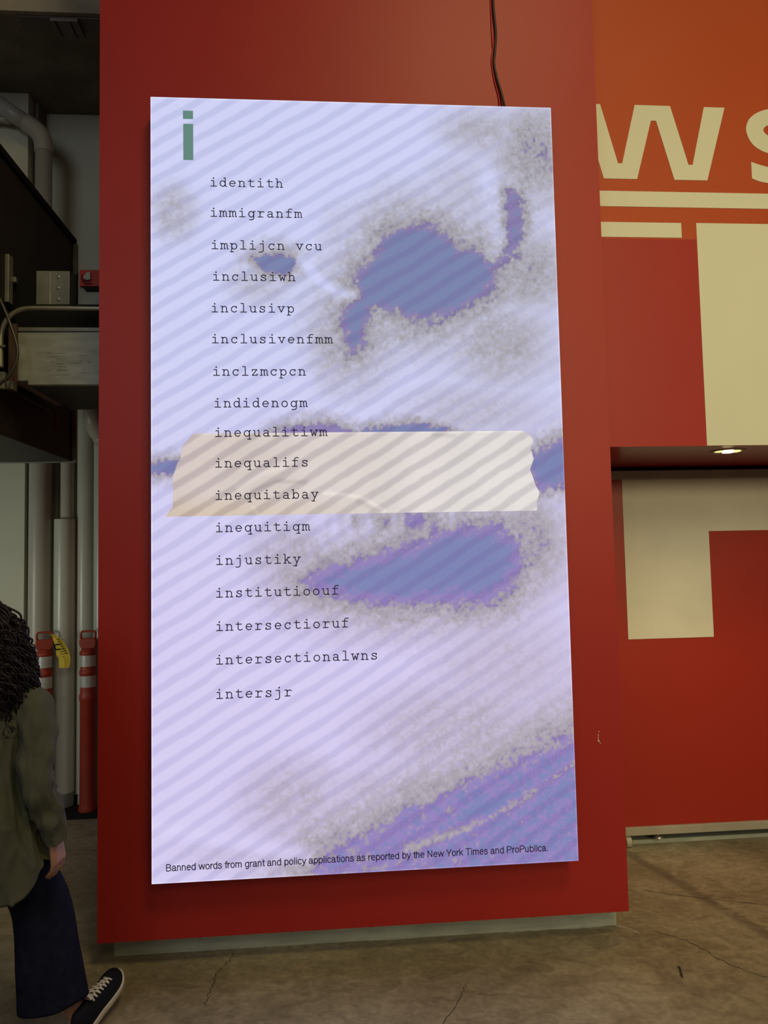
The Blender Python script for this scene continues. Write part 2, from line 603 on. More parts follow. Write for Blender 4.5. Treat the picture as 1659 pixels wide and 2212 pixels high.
NOSTRIL = [(-0.0186, 2.8803), (0.0529, 2.9627), (0.1053, 3.0661), (0.1972, 3.1148), (0.2986, 3.1163), (0.3792, 3.0801), (0.4385, 3.0083), (0.5406, 2.9991), (0.5966, 2.9478), (0.5779, 2.8752), (0.5347, 2.8026), (0.4516, 2.7507), (0.3696, 2.7196), (0.2879, 2.6886), (0.2077, 2.6985), (0.1684, 2.7349), (0.0485, 2.7424), (0.0372, 2.6775), (0.0259, 2.6067), (-0.0347, 2.5462), (-0.0635, 2.5965), (-0.0673, 2.7175), (-0.0404, 2.7785), (-0.0102, 2.799)]
NOSTRIL2 = [(-0.4456, 2.9675), (-0.3926, 2.9822), (-0.2748, 2.9694), (-0.2655, 2.9288), (-0.3151, 2.8979), (-0.3935, 2.9013), (-0.4323, 2.9373)]
CREASE = [(0.6665, 3.2622), (0.7036, 3.2523), (0.7088, 3.095), (0.6853, 3.0112), (0.6426, 2.9691), (0.5898, 2.927), (0.612, 2.9792), (0.6549, 3.0317)]
LIP_A = [(-0.0215, 2.2027), (0.0977, 2.2395), (0.2371, 2.2525), (0.3363, 2.2258), (0.4159, 2.1991), (0.2352, 2.16)]
LIP_A2 = [(-0.3723, 2.2095), (-0.2361, 2.2419), (-0.1189, 2.2411), (-0.0313, 2.2027), (-0.1591, 2.165)]
LIP_R = [(0.70, 2.0694), (0.799, 2.1292), (0.8928, 2.1688), (0.8965, 1.997), (0.7827, 1.9584), (0.7498, 2.009)]
LIP_L = [(-0.9061, 2.0841), (-0.746, 2.1017), (-0.7745, 2.0439), (-0.9062, 2.0379)]
LIP_B = [(-0.284, 1.5859), (-0.1674, 1.6504), (0.0278, 1.6945), (0.2249, 1.7396), (0.345, 1.8004), (0.5446, 1.7929), (0.6429, 1.7217), (0.6601, 1.6324), (0.6173, 1.5547), (0.5556, 1.5013), (0.3761, 1.4824), (0.1203, 1.4697), (-0.0543, 1.4898), (-0.2078, 1.5399)]
NECK = [(-0.2, 0.47), (0.0046, 0.5647), (0.198, 0.6393), (0.3937, 0.7054), (0.5919, 0.7725), (0.7519, 0.8233), (0.9346, 0.8927), (0.95, 0.30), (-0.3, 0.30)]
NECK_CORE = [(0.2923, 0.5505), (0.3913, 0.6208), (0.5496, 0.6795), (0.7088, 0.7198), (0.6469, 0.6466), (0.5074, 0.587)]


def srgb2lin(a):
    a = a / 255.0
    return np.where(a <= 0.04045, a / 12.92, ((a + 0.055) / 1.055) ** 2.4)


def stripes(X, Z):
    """1 on the darker diagonal bands"""
    q = (Z - 0.615 * X + 0.012 * vnoise(X, Z, 0.13, 5) + 0.006 * vnoise(X, Z, 0.04, 6) - (2.6524 + 0.615 * 0.8715)) / 0.0795
    ph = q - np.floor(q)
    ph = np.minimum(ph, 1 - ph)
    return 1 - sstep(0.11, 0.31, ph)


def picture(X, Z):
    f = np.zeros(X.shape)
    JIT = 0.016 * vnoise(X, Z, 0.045, 41) + 0.034 * vnoise(X, Z, 0.015, 42) + 0.014 * vnoise(X, Z, 0.10, 43) + 0.022 * vnoise(X, Z, 0.007, 44) + 0.004

    def blob(poly, halo, gain=1.0, inner=0.06, cap=1.0):
        nonlocal f
        d = inside_sdf(X, Z, poly) + JIT * min(1.0, inner / 0.03)
        v = np.where(d < 0, 0.58 * np.clip(1 + d / halo, 0, 1) ** 1.5, 0.58 + 0.42 * np.clip(d / inner, 0, 1))
        f = np.maximum(f, np.minimum(v * gain, cap))

    blob(NOSTRIL, 0.34)
    blob(NOSTRIL2, 0.13, inner=0.018)
    JIT = JIT + 0.010
    blob(CREASE, 0.17, cap=0.70)
    JIT = JIT - 0.010
    blob(LIP_A, 0.09, inner=0.02)
    blob(LIP_A2, 0.11, inner=0.02, cap=0.72)
    blob(LIP_R, 0.15)
    blob(LIP_L, 0.09, inner=0.02)
    blob(LIP_B, 0.32, inner=0.13)
    blob(NECK, 0.48, inner=0.08, cap=0.69)
    blob(NECK_CORE, 0.10, inner=0.05)
    # soft grey regions of the skin
    for cx, cz, rx, rz, g in [(0.80, 3.45, 0.30, 0.36, 0.47), (0.55, 3.55, 0.30, 0.16, 0.36), (0.72, 2.92, 0.34, 0.28, 0.44), (0.60, 2.60, 0.36, 0.30, 0.40), (-0.78, 3.16, 0.16, 0.20, 0.40),
                              (-0.12, 2.62, 0.16, 0.36, 0.46), (-0.42, 2.86, 0.22, 0.16, 0.34), (0.16, 1.83, 0.46, 0.12, 0.52), (0.70, 1.72, 0.30, 0.34, 0.47), (-0.30, 1.70, 0.28, 0.22, 0.42),
                              (0.55, 1.20, 0.5, 0.40, 0.26), (0.35, 0.95, 0.6, 0.32, 0.36), (-0.30, 0.70, 0.36, 0.26, 0.38), (0.45, 2.30, 0.5, 0.18, 0.30), (-0.05, 3.05, 0.20, 0.30, 0.25), (0.45, 3.25, 0.28, 0.3, 0.25), (-0.5, 0.5, 0.45, 0.14, 0.24)]:
        q = np.sqrt(((X - cx) / rx) ** 2 + ((Z - cz) / rz) ** 2)
        f = np.maximum(f, g * sstep(1.15, 0.15, q))
    # light edges: wing and tip of the nose, fold of the neck, shoulder line
    f = f - 0.26 * np.exp(-(line_dist(X, Z, [(-0.2454, 2.9595), (-0.1677, 2.8688), (-0.0894, 2.8147), (-0.0102, 2.799)]) / 0.022) ** 2)
    f = f - 0.20 * np.exp(-(line_dist(X, Z, [(0.585, 3.32), (0.6245, 3.19), (0.6303, 3.05), (0.60, 2.99)]) / 0.045) ** 2)
    f = f - 0.17 * np.exp(-(line_dist(X, Z, [(0.1556, 0.4735), (0.3889, 0.5364), (0.6269, 0.638), (0.8915, 0.8075)]) / 0.018) ** 2)
    f = f - 0.22 * np.exp(-(line_dist(X, Z, [(-0.86, 0.61), (-0.55, 0.54), (-0.25, 0.47)]) / 0.03) ** 2)
    # streaks of the teeth
    tz = sstep(1.74, 1.80, Z) * sstep(1.90, 1.85, Z) * sstep(-0.24, -0.12, X) * sstep(0.46, 0.36, X)
    f = f + tz * 0.34 * vnoise(X, Z, 0.028, 21, 1.0, 0.25)
    # grain of the print, strongest in the half tones
    g = 0.5 * vnoise(X, Z, 0.0105, 1) + 0.5 * vnoise(X, Z, 0.019, 2) + 0.3 * vnoise(X, Z, 0.05, 3) + 0.35 * vnoise(X, Z, 0.0055, 4)
    mid = np.clip(1 - np.abs(f - 0.46) / 0.36, 0, 1)
    f = f + 0.10 * sstep(-0.1, 0.9, X) + g * (0.06 + 0.20 * mid)
    f = f + 0.20 * g * sstep(0.95, 0.6, Z) * sstep(0.6, 0.68, f)
    keys = [-0.2, 0.10, 0.34, 0.50, 0.60, 0.655, 0.74, 0.80, 1.2]
    top = np.array([[210, 213, 248], [204, 207, 242], [188, 188, 212], [170, 168, 180], [156, 153, 162], [139, 127, 172], [135, 125, 172], [121, 131, 172], [118, 130, 173]], float)
    bot = np.array([[219, 211, 246], [212, 203, 240], [196, 186, 214], [176, 167, 180], [163, 154, 168], [150, 131, 190], [147, 131, 190], [128, 133, 184], [122, 130, 182]], float)
    w = sstep(2.9, 1.1, Z)[..., None]
    c0 = np.stack([np.interp(f, keys, top[:, i]) for i in range(3)], -1)
    c1 = np.stack([np.interp(f, keys, bot[:, i]) for i in range(3)], -1)
    c = c0 * (1 - w) + c1 * w
    st = stripes(X, Z) * (1 - 0.75 * np.clip(1 - np.abs(f - 0.5) / 0.2, 0, 1))
    fade = 1 - 0.55 * sstep(0.2, 0.9, X) * (f < 0.6)
    c = c - (st * fade)[..., None] * np.where((f > 0.7)[..., None], np.array([4, 10, 6.0]) * np.clip((f - 0.68) / 0.06, 0.3, 1)[..., None], np.array([14, 14, 11.0]))
    # thin bright rim where the outermost diodes show
    rim = np.minimum(np.minimum(X - SX0, SX1 - X), np.minimum(Z - SZ0, SZ1 - Z))
    c = c + (sstep(0.006, 0.0, rim) * 30)[..., None]
    return srgb2lin(np.clip(c, 0, 255))


def color_grid(name, Xg, Zg, y, fn, material):
    nz, nx = Xg.shape
    co = np.stack([Xg, np.full(Xg.shape, y), Zg], -1).reshape(-1, 3)
    idx = np.arange(nz * nx).reshape(nz, nx)
    q = np.stack([idx[:-1, :-1], idx[:-1, 1:], idx[1:, 1:], idx[1:, :-1]], -1).reshape(-1, 4)
    me = bpy.data.meshes.new(name)
    me.vertices.add(len(co))
    me.vertices.foreach_set('co', co.ravel())
    me.loops.add(q.size)
    me.loops.foreach_set('vertex_index', q.ravel())
    me.polygons.add(len(q))
    me.polygons.foreach_set('loop_start', np.arange(0, q.size, 4))
    me.update(calc_edges=True)
    a = me.color_attributes.new('picture', 'FLOAT_COLOR', 'POINT')
    c = fn(Xg, Zg)
    rgba = np.concatenate([c, np.ones(c.shape[:2] + (1,))], -1).astype(np.float32)
    a.data.foreach_set('color', rgba.ravel())
    me.materials.append(material)
    o = bpy.data.objects.new(name, me)
    COL.objects.link(o)
    return o


M_led = emis_mat('led_picture', attr='picture')
xs = np.linspace(SX0, SX1, 440)
zs = np.linspace(SZ0, SZ1, 822)
Xg, Zg = np.meshgrid(xs, zs)
spart(color_grid('display', Xg, Zg, 0.003, picture, M_led))

# masking tape across the mouth, part of the displayed picture
TL = [(-0.7049, 2.2112), (-0.7313, 2.1767), (-0.7446, 2.1607), (-0.7525, 2.1289), (-0.7573, 2.1018), (-0.7687, 2.0864), (-0.779, 2.0537), (-0.7885, 2.0215), (-0.787, 1.9785), (-0.7889, 1.904), (-0.8187, 1.8631)]
TR = [(0.7033, 2.2086), (0.7244, 2.1937), (0.742, 2.1721), (0.7385, 2.151), (0.7303, 2.1329), (0.7434, 2.0874), (0.7253, 2.042), (0.7365, 2.0115), (0.7447, 1.9781), (0.7637, 1.9446), (0.751, 1.9028), (0.7496, 1.8637)]
tz_ = np.linspace(2.2100, 1.8634, 90)
lx = np.interp(-tz_, [-p[1] for p in TL], [p[0] for p in TL]) + 0.003 * vnoise(tz_, tz_ * 0, 0.008, 9)
rx_ = np.interp(-tz_, [-p[1] for p in TR], [p[0] for p in TR]) + 0.003 * vnoise(tz_, tz_ * 0 + 3, 0.008, 10)
tt = np.linspace(0, 1, 380)
TX = lx[:, None] * (1 - tt) + rx_[:, None] * tt
TZ = np.repeat(tz_[:, None], 380, 1)
TX, TZ = TX[::-1], TZ[::-1]


def tape_picture(X, Z):
    w = sstep(-0.75, 0.65, X)[..., None]
    base = np.array([214, 201, 196.0]) * (1 - w) + np.array([228, 222, 219.0]) * w
    base = base + (sstep(0.12, 0.0, Z - 1.8634) * sstep(0.2, -0.7, X))[..., None] * np.array([-4, -8, -20.0])
    base = base + (vnoise(X, Z, 0.01, 31) * 3 + vnoise(X, Z, 0.15, 32) * 8)[..., None]
    c = base - stripes(X, Z)[..., None] * np.array([24, 24, 20.0])
    for pl, wd, am in [([(-0.52, 1.98), (-0.42, 2.04), (-0.33, 2.062)], 0.014, 12), ([(-0.46, 1.965), (-0.36, 2.005), (-0.24, 2.0)], 0.010, -16),
                       ([(-0.16, 1.952), (-0.08, 1.945), (0.0, 1.93), (0.09, 1.875)], 0.009, 14), ([(-0.02, 1.915), (0.04, 1.885)], 0.012, -12), ([(0.31, 2.197), (0.40, 2.190)], 0.010, -14),
                       ([(-0.46, 1.90), (-0.44, 1.865)], 0.008, 10)]:
        c = c + (am * np.exp(-(line_dist(X, Z, pl) / wd) ** 2))[..., None]
    c = c + (sstep(0.010, 0.0, 2.21 - Z) * 12)[..., None]
    return srgb2lin(np.clip(c, 0, 255))


spart(color_grid('tape_picture', TX, TZ, 0.0022, tape_picture, M_led))

# ---- typewriter lettering: one even stroke, slab serifs
XH, AS, DE = 0.83, 1.27, -0.42


def glyphs():
    G = {}
    e = arcpts
    dot = lambda x: [(x - 0.012, 1.20), (x + 0.012, 1.20)]
    G['i'] = [[(0.08, 0), (0.92, 0)], [(0.5, 0), (0.5, XH), (0.14, XH)], ['dot', 0.47]]
    G['l'] = [[(0.08, 0), (0.92, 0)], [(0.5, 0), (0.5, AS), (0.14, AS)]]
    G['j'] = [[(0.2, XH), (0.66, XH), (0.66, -0.12)] + e(0.36, -0.12, 0.30, 0.30, 0, -90, 6)[1:] + [(0.06, DE)], ['dot', 0.62]]
    arch = lambda a, b: [(a, 0.52)] + e((a + b) / 2, 0.52, (b - a) / 2, 0.31, 180, 0, 10)[1:] + [(b, 0)]
    G['n'] = [[(0.0, XH), (0.19, XH), (0.19, 0)], [(0.0, 0), (0.4, 0)], arch(0.19, 0.81), [(0.63, 0), (1.0, 0)]]
    G['h'] = [[(0.0, AS), (0.19, AS), (0.19, 0)], [(0.0, 0), (0.4, 0)], arch(0.19, 0.81), [(0.63, 0), (1.0, 0)]]
    G['m'] = [[(-0.08, XH), (0.09, XH), (0.09, 0)], [(-0.08, 0), (0.24, 0)], arch(0.09, 0.50), arch(0.50, 0.91), [(0.50, 0), (0.64, 0)], [(0.91, 0), (1.06, 0)]]
    G['r'] = [[(0.06, XH), (0.36, XH), (0.36, 0)], [(0.06, 0), (0.78, 0)], [(0.36, 0.45)] + e(0.72, 0.45, 0.36, 0.38, 180, 60, 9)[1:] + [(0.96, 0.72)]]
    G['u'] = [[(0.0, XH), (0.19, XH), (0.19, 0.28)] + e(0.5, 0.30, 0.31, 0.31, 180, 360, 10)[1:], [(0.6, XH), (0.81, XH), (0.81, 0), (1.0, 0)]]
    G['d'] = [e(0.44, 0.41, 0.37, 0.42, 0, 360, 20), [(0.6, AS), (0.82, AS), (0.82, 0), (1.02, 0)]]
    G['b'] = [e(0.55, 0.41, 0.37, 0.42, 0, 360, 20), [(-0.02, AS), (0.18, AS), (0.18, 0), (-0.02, 0)]]
    G['p'] = [e(0.55, 0.41, 0.37, 0.42, 0, 360, 20), [(-0.02, XH), (0.18, XH), (0.18, DE)], [(-0.02, DE), (0.46, DE)]]
    G['q'] = [e(0.44, 0.41, 0.37, 0.42, 0, 360, 20), [(1.02, XH), (0.82, XH), (0.82, DE)], [(0.54, DE), (1.02, DE)]]
    G['g'] = [e(0.44, 0.41, 0.37, 0.42, 0, 360, 20), [(1.02, XH), (0.82, XH), (0.82, -0.12)] + e(0.5, -0.12, 0.32, 0.30, 0, -90, 6)[1:] + [(0.2, DE)]]
    G['a'] = [[(0.14, 0.72), (0.28, 0.82), (0.46, 0.84), (0.64, 0.80), (0.75, 0.66), (0.76, 0.0), (0.98, 0.0)], e(0.43, 0.235, 0.33, 0.235, 0, 360, 18)]
    G['c'] = [e(0.52, 0.41, 0.40, 0.42, 38, 325, 18), [(0.84, 0.84), (0.84, 0.58)]]
    G['e'] = [[(0.1, 0.44), (0.9, 0.44)] + e(0.5, 0.42, 0.40, 0.41, 2, 318, 20)]
    S = [(0.80, 0.62), (0.70, 0.78), (0.48, 0.84), (0.26, 0.78), (0.19, 0.63), (0.34, 0.49), (0.64, 0.39), (0.83, 0.24), (0.74, 0.06), (0.48, -0.01), (0.24, 0.06), (0.15, 0.22)]
    G['s'] = [[tuple(p) for p in spline(S, 3)], [(0.80, 0.84), (0.80, 0.60)], [(0.15, 0.0), (0.15, 0.24)]]
    G['t'] = [[(0.36, 1.12), (0.36, 0.22)] + e(0.62, 0.22, 0.26, 0.22, 180, 270, 6)[1:] + [(0.78, 0.01), (0.95, 0.09)], [(0.06, XH), (0.84, XH)]]
    G['f'] = [[(0.40, 0), (0.40, 0.98)] + e(0.68, 0.98, 0.28, 0.29, 180, 90, 6)[1:] + [(0.94, 1.24)], [(0.08, XH), (0.84, XH)], [(0.08, 0), (0.80, 0)]]
    G['k'] = [[(0.0, AS), (0.19, AS), (0.19, 0)], [(0.0, 0), (0.36, 0)], [(0.19, 0.32), (0.74, XH)], [(0.40, 0.50), (0.82, 0)], [(0.54, XH), (0.92, XH)], [(0.66, 0), (1.02, 0)]]
    G['o'] = [e(0.5, 0.41, 0.40, 0.42, 0, 360, 22)]
    G['v'] = [[(0.14, XH), (0.5, 0), (0.86, XH)], [(-0.02, XH), (0.36, XH)], [(0.64, XH), (1.02, XH)]]
    G['w'] = [[(0.10, XH), (0.29, 0), (0.5, 0.58), (0.71, 0), (0.90, XH)], [(-0.06, XH), (0.30, XH)], [(0.70, XH), (1.06, XH)]]
    G['y'] = [[(0.14, XH), (0.51, 0.03)], [(0.86, XH), (0.30, DE)], [(-0.02, XH), (0.36, XH)], [(0.64, XH), (1.02, XH)], [(0.06, DE), (0.50, DE)]]
    G['z'] = [[(0.16, 0.62), (0.16, XH), (0.82, XH), (0.14, 0), (0.86, 0), (0.86, 0.22)]]
    return G


GL = glyphs()
M_text = emis_mat('dark_screen_text', (0.022, 0.016, 0.035), 0.9)


def typewriter(text, x, z, name):
    mb = MB()
    k, pitch = 0.0291, 0.0398
    for n, ch in enumerate(text):
        if ch == ' ':
            continue
        ox = x + n * pitch - 0.08 * k
        for s in GL[ch]:
            if s[0] == 'dot':
                c, rr = (ox + s[1] * k, z + 1.2 * k), 0.0036
                mb.add([(c[0] + rr * math.cos(i * math.pi / 5), 0.0012, c[1] + rr * math.sin(i * math.pi / 5)) for i in range(10)], [tuple(range(10))])
            else:
                mb.ribbon([(ox + px * k, z + pz * k) for px, pz in s], 0.0041, 0.0012)
    o = mb.build(name, M_text, fix=False)
    return spart(o)


WORDS = [('identith', -0.624, 3.2768), ('immigranfm', -0.6239, 3.1437), ('implijcn', -0.6205, 3.0018), ('vcu', -0.6205 + 9 * 0.0398, 3.0018), ('inclusiwh', -0.616, 2.8651), ('inclusivp', -0.6223, 2.7279), ('inclusivenfmm', -0.622, 2.5947), ('inclzmcpcn', -0.6176, 2.4558), ('indidenogm', -0.6133, 2.3206), ('inequalitiwm', -0.6115, 2.196), ('inequalifs', -0.6114, 2.0669), ('inequitabay', -0.6118, 1.9316), ('inequitiqm', -0.6108, 1.7969), ('injustiky', -0.6106, 1.6611), ('institutioouf', -0.6116, 1.5266), ('intersectioruf', -0.6125, 1.3896), ('intersectionalwns', -0.6135, 1.253), ('intersjr', -0.6144, 1.1143)]
for w, x, z in WORDS:
    typewriter(w, x, z, 'word')

M_green = emis_mat('grey_green_letter', lin((97, 134, 124)), 1.0)
spart(MB().add([(-0.7396, 0.0012, 3.5712), (-0.697, 0.0012, 3.5712), (-0.697, 0.0012, 3.6088), (-0.7396, 0.0012, 3.6088), (-0.7389, 0.0012, 3.3896), (-0.6967, 0.0012, 3.3896), (-0.6967, 0.0012, 3.55), (-0.7389, 0.0012, 3.55)], [(0, 1, 2, 3), (4, 5, 6, 7)]).build('heading_letter', M_green, fix=False))


# ---- plain sans lettering of the caption, one even stroke
def sans():
    e = arcpts
    x = 0.73
    o_ = lambda cx: e(cx, 0.365, 0.27, 0.365, 0, 360, 22)
    ar = lambda a, b: [(a, 0.45)] + e((a + b) / 2, 0.47, (b - a) / 2, 0.26, 180, 0, 10)[1:] + [(b, 0)]
    ss = [tuple(p)[:2] for p in spline([(0.50, 0.55, 0), (0.46, 0.69, 0), (0.30, 0.735, 0), (0.13, 0.68, 0), (0.11, 0.53, 0), (0.22, 0.43, 0), (0.40, 0.36, 0), (0.53, 0.24, 0), (0.50, 0.06, 0), (0.31, -0.005, 0), (0.12, 0.04, 0), (0.07, 0.19, 0)], 3)]
    al = [tuple(p)[:2] for p in spline([(0.10, 0.53, 0), (0.17, 0.69, 0), (0.34, 0.735, 0), (0.50, 0.68, 0), (0.55, 0.53, 0)], 4)] + [(0.55, 0.09), (0.60, 0.01), (0.68, 0.01)]
    ab = [tuple(p)[:2] for p in spline([(0.55, 0.46, 0), (0.42, 0.41, 0), (0.20, 0.37, 0), (0.08, 0.26, 0), (0.09, 0.09, 0), (0.22, -0.005, 0), (0.40, 0.05, 0), (0.55, 0.22, 0)], 4)]
    return {
        'B': (0.90, [[(0.10, 0), (0.10, 1), (0.46, 1)] + e(0.46, 0.765, 0.24, 0.235, 90, -90, 10)[1:] + [(0.10, 0.53)], [(0.46, 0.53)] + e(0.48, 0.265, 0.27, 0.265, 90, -90, 10)[1:] + [(0.10, 0)]]),
        'N': (0.97, [[(0.11, 0), (0.11, 1), (0.75, 0), (0.75, 1)]]),
        'Y': (0.86, [[(0.04, 1), (0.42, 0.43), (0.42, 0)], [(0.80, 1), (0.42, 0.43)]]),
        'T': (0.82, [[(0.03, 1), (0.77, 1)], [(0.40, 0), (0.40, 1)]]),
        'P': (0.90, [[(0.11, 0), (0.11, 1), (0.50, 1)] + e(0.50, 0.735, 0.27, 0.265, 90, -90, 12)[1:] + [(0.11, 0.47)]]),
        'a': (0.76, [al, ab]), 'n': (0.75, [[(0.11, 0), (0.11, x)], ar(0.11, 0.56)]), 'h': (0.75, [[(0.11, 0), (0.11, 1)], ar(0.11, 0.56)]),
        'm': (1.13, [[(0.11, 0), (0.11, x)], ar(0.11, 0.53), ar(0.53, 0.95)]), 'u': (0.75, [[(0.10, x), (0.10, 0.26)] + e(0.325, 0.26, 0.225, 0.26, 180, 360, 10)[1:], [(0.55, x), (0.55, 0)]]),
        'e': (0.75, [[(0.09, 0.40), (0.61, 0.40)] + e(0.35, 0.365, 0.265, 0.365, 6, 318, 20)]), 'c': (0.69, [e(0.35, 0.365, 0.265, 0.365, 42, 318, 18)]),
        'd': (0.76, [o_(0.35), [(0.60, 1), (0.60, 0)]]), 'b': (0.76, [o_(0.39), [(0.12, 1), (0.12, 0)]]), 'o': (0.76, [o_(0.37)]),
        'p': (0.76, [o_(0.39), [(0.12, x), (0.12, -0.28)]]), 'g': (0.76, [o_(0.35), [(0.60, x), (0.60, -0.04)] + e(0.35, -0.04, 0.25, 0.24, 0, -150, 10)[1:]]),
        'r': (0.46, [[(0.11, 0), (0.11, x)], [(0.11, 0.40), (0.17, 0.60), (0.29, 0.70), (0.43, 0.70)]]), 's': (0.68, [ss]),
        't': (0.38, [[(0.19, 0.95), (0.19, 0.12), (0.24, 0.02), (0.36, 0.01)], [(0.03, 0.71), (0.36, 0.71)]]), 'f': (0.38, [[(0.18, 0), (0.18, 0.84), (0.24, 0.97), (0.37, 0.99)], [(0.03, 0.71), (0.36, 0.71)]]),
        'l': (0.31, [[(0.15, 0), (0.15, 1)]]), 'i': (0.31, [[(0.15, 0), (0.15, x)], [(0.15, 0.93), (0.15, 1.0)]]), 'w': (1.0, [[(0.04, x), (0.26, 0), (0.49, x), (0.72, 0), (0.94, x)]]),
        'y': (0.68, [[(0.05, x), (0.33, 0.03)], [(0.61, x), (0.30, -0.10), (0.20, -0.24), (0.07, -0.26)]]), 'k': (0.69, [[(0.11, 0), (0.11, 1)], [(0.56, x), (0.11, 0.30)], [(0.27, 0.44), (0.60, 0)]]), '.': (0.38, [[(0.18, 0.02), (0.18, 0.08)]]), ' ': (0.38, [])}


def sans_line(text, x, z, width, cap, y):
    D = sans()
    tot = sum(D[ch][0] for ch in text) - D[text[0]][1][0][0][0] - 0.15
    k = width / tot
    mb, cx = MB(), x - D[text[0]][1][0][0][0] * k
    for ch in text:
        for st in D[ch][1]:
            mb.ribbon([(cx + px * k, z + pz * cap) for px, pz in st], 0.145 * cap, y)
        cx += D[ch][0] * k
    return mb.build('caption', M_text, fix=False)


spart(sans_line('Banned words from grant and policy applications as reported by the New York Times and ProPublica.', -0.8171, 0.4377, 1.5635, 0.0255, 0.0012))

# ------------------------------------------------------------------ power lead of the screen
c = MB().tube(spline([(0.652, 0.086, 6.55), (0.650, 0.088, 4.6), (0.651, 0.088, 4.233), (0.659, 0.089, 4.077), (0.652, 0.089, 3.985), (0.646, 0.089, 3.932), (0.655, 0.088, 3.866), (0.674, 0.086, 3.789), (0.683, 0.078, 3.73), (0.686, 0.06, 3.674)], 8), 0.0055, 10)
tag(c.build('power_cable', M_cable, smooth=True), 'thin black power cable hanging down the red wall onto the screen top', 'cable')
c = MB().tube(spline([(0.640, 0.094, 6.55), (0.641, 0.095, 4.233), (0.650, 0.095, 4.05), (0.637, 0.095, 3.95), (0.646, 0.095, 3.855), (0.664, 0.094, 3.77), (0.670, 0.088, 3.674)], 8), 0.003, 8)
tag(c.build('signal_wire', M_redwire, smooth=True), 'thin red wire beside the black cable above the screen', 'wire')
for cz, cx in ((3.93, 0.647), (4.06, 0.657), (3.80, 0.669)):
    pass

# ------------------------------------------------------------------ lettering on the wall over the door
GY0, GY1 = 0.2385, 0.2402
sign = thing('wall_graphic', 'cream letters, bars and block painted on the red and orange wall over the door', 'wall graphic', (1.45, 0.24, 3.2))
SGO = Vector((1.45, 0.24, 3.2))


def gpart(o):
    o.parent = sign
    o.data.transform(Matrix.Translation(-SGO))
    return o


W = [(1.132, 3.747), (1.132, 3.846), (1.20, 3.846), (1.277, 3.5515), (1.298, 3.5515), (1.373, 3.847), (1.551, 3.846), (1.630, 3.5515), (1.651, 3.5515), (1.7225, 3.8455), (1.828, 3.8455), (1.722, 3.4745), (1.556, 3.4745), (1.477, 3.7695), (1.451, 3.7695), (1.369, 3.4745), (1.2035, 3.4745)]
gpart(MB().prism(W, GY0, GY1).build('letter', M_cream))


S_OUT = [(2.10, 3.846), (2.044, 3.842), (1.990, 3.822), (1.950, 3.788), (1.933, 3.742), (1.942, 3.697), (1.968, 3.657), (2.007, 3.631), (2.044, 3.618), (2.11, 3.60), (2.155, 3.583), (2.163, 3.562), (2.14, 3.549), (2.10, 3.545), (2.044, 3.547), (1.99, 3.560)]
S_IN = [(1.99, 3.474), (2.044, 3.466), (2.12, 3.463), (2.20, 3.477), (2.25, 3.51), (2.268, 3.56), (2.255, 3.61), (2.21, 3.65), (2.15, 3.673), (2.09, 3.69), (2.046, 3.708), (2.026, 3.725), (2.023, 3.742), (2.044, 3.760), (2.10, 3.766), (2.17, 3.757)]
spoly = [tuple(p)[:2] for p in spline([(x, z, 0) for x, z in S_OUT], 4)] + [(1.95, 3.573), (1.95, 3.489)] + [tuple(p)[:2] for p in spline([(x, z, 0) for x, z in S_IN], 4)] + [(2.23, 3.738), (2.235, 3.82), (2.17, 3.842)]
gpart(MB().prism(spoly, GY0, GY1).build('letter', M_cream))
gpart(MB().prism([(1.132, 3.337), (2.6, 3.337), (2.6, 3.4135), (1.132, 3.4135)], GY0, GY1).build('long_bar', M_cream))
gpart(MB().prism([(1.132, 3.186), (1.579, 3.186), (1.579, 3.2595), (1.132, 3.2595)], GY0, GY1).build('short_bar', M_cream))
gpart(MB().prism([(1.6545, 2.1735), (2.6, 2.1735), (2.6, 3.2605), (1.6545, 3.2605)], GY0, GY1).build('block', M_cream))

# ------------------------------------------------------------------ downlight in the soffit
dl = thing('recessed_downlight', 'small round lit spotlight recessed in the soffit over the door', 'ceiling light', (1.855, 0.41, 2.172))
MB().loft([[(r * math.cos(2 * math.pi * k / 36), r * math.sin(2 * math.pi * k / 36), h) for k in range(36)] for r, h in ((0.066, 0.0), (0.066, -0.004), (0.085, -0.004), (0.087, -0.0005), (0.087, 0.0))], closed=True).build('trim_ring', M_railgrey, dl, smooth=False)
M_refl = mat('lamp_reflector', (0.75, 0.68, 0.45), 0.25, 0.8)
MB().lathe([(0.0655, -0.0012), (0.064, -0.0018)], 0, 0, 0, 36).build('reflector', M_refl, dl)
M_bulb = emis_mat('lit_bulb', (1.0, 0.90, 0.45), 9.0)
MB().lathe([(0.028, -0.002), (0.027, -0.009), (0.015, -0.011)], 0, 0, 0, 24).build('bulb', M_bulb, dl, smooth=False)
M_rib = emis_mat('lit_lens', (1.0, 0.82, 0.25), 1.8)
for lx_ in (-0.058, 0.031):
    MB().box(lx_, lx_ + 0.027, -0.02, 0.02, -0.006, -0.002).build('lens', M_rib, dl, bevel=0.002)
sp = bpy.data.lights.new('downlight_beam', 'SPOT')
sp.energy = 14
sp.color = (1.0, 0.82, 0.45)
sp.spot_size = math.radians(110)
sp.spot_blend = 0.8
sp.shadow_soft_size = 0.03
so = bpy.data.objects.new('downlight_beam', sp)
COL.objects.link(so)
so.location = (1.855, 0.41, 2.15)

# ------------------------------------------------------------------ sliding door
door = bpy.data.objects.new('door_1', None)
COL.objects.link(door)
door.location = (2.3, 1.05, 0.03)
structure(door, 'large red sliding door with a white painted shape')
DO = Vector((2.3, 1.05, 0.03))


def dpart(o):
    o.parent = door
    o.data.transform(Matrix.Translation(-DO))
    return o


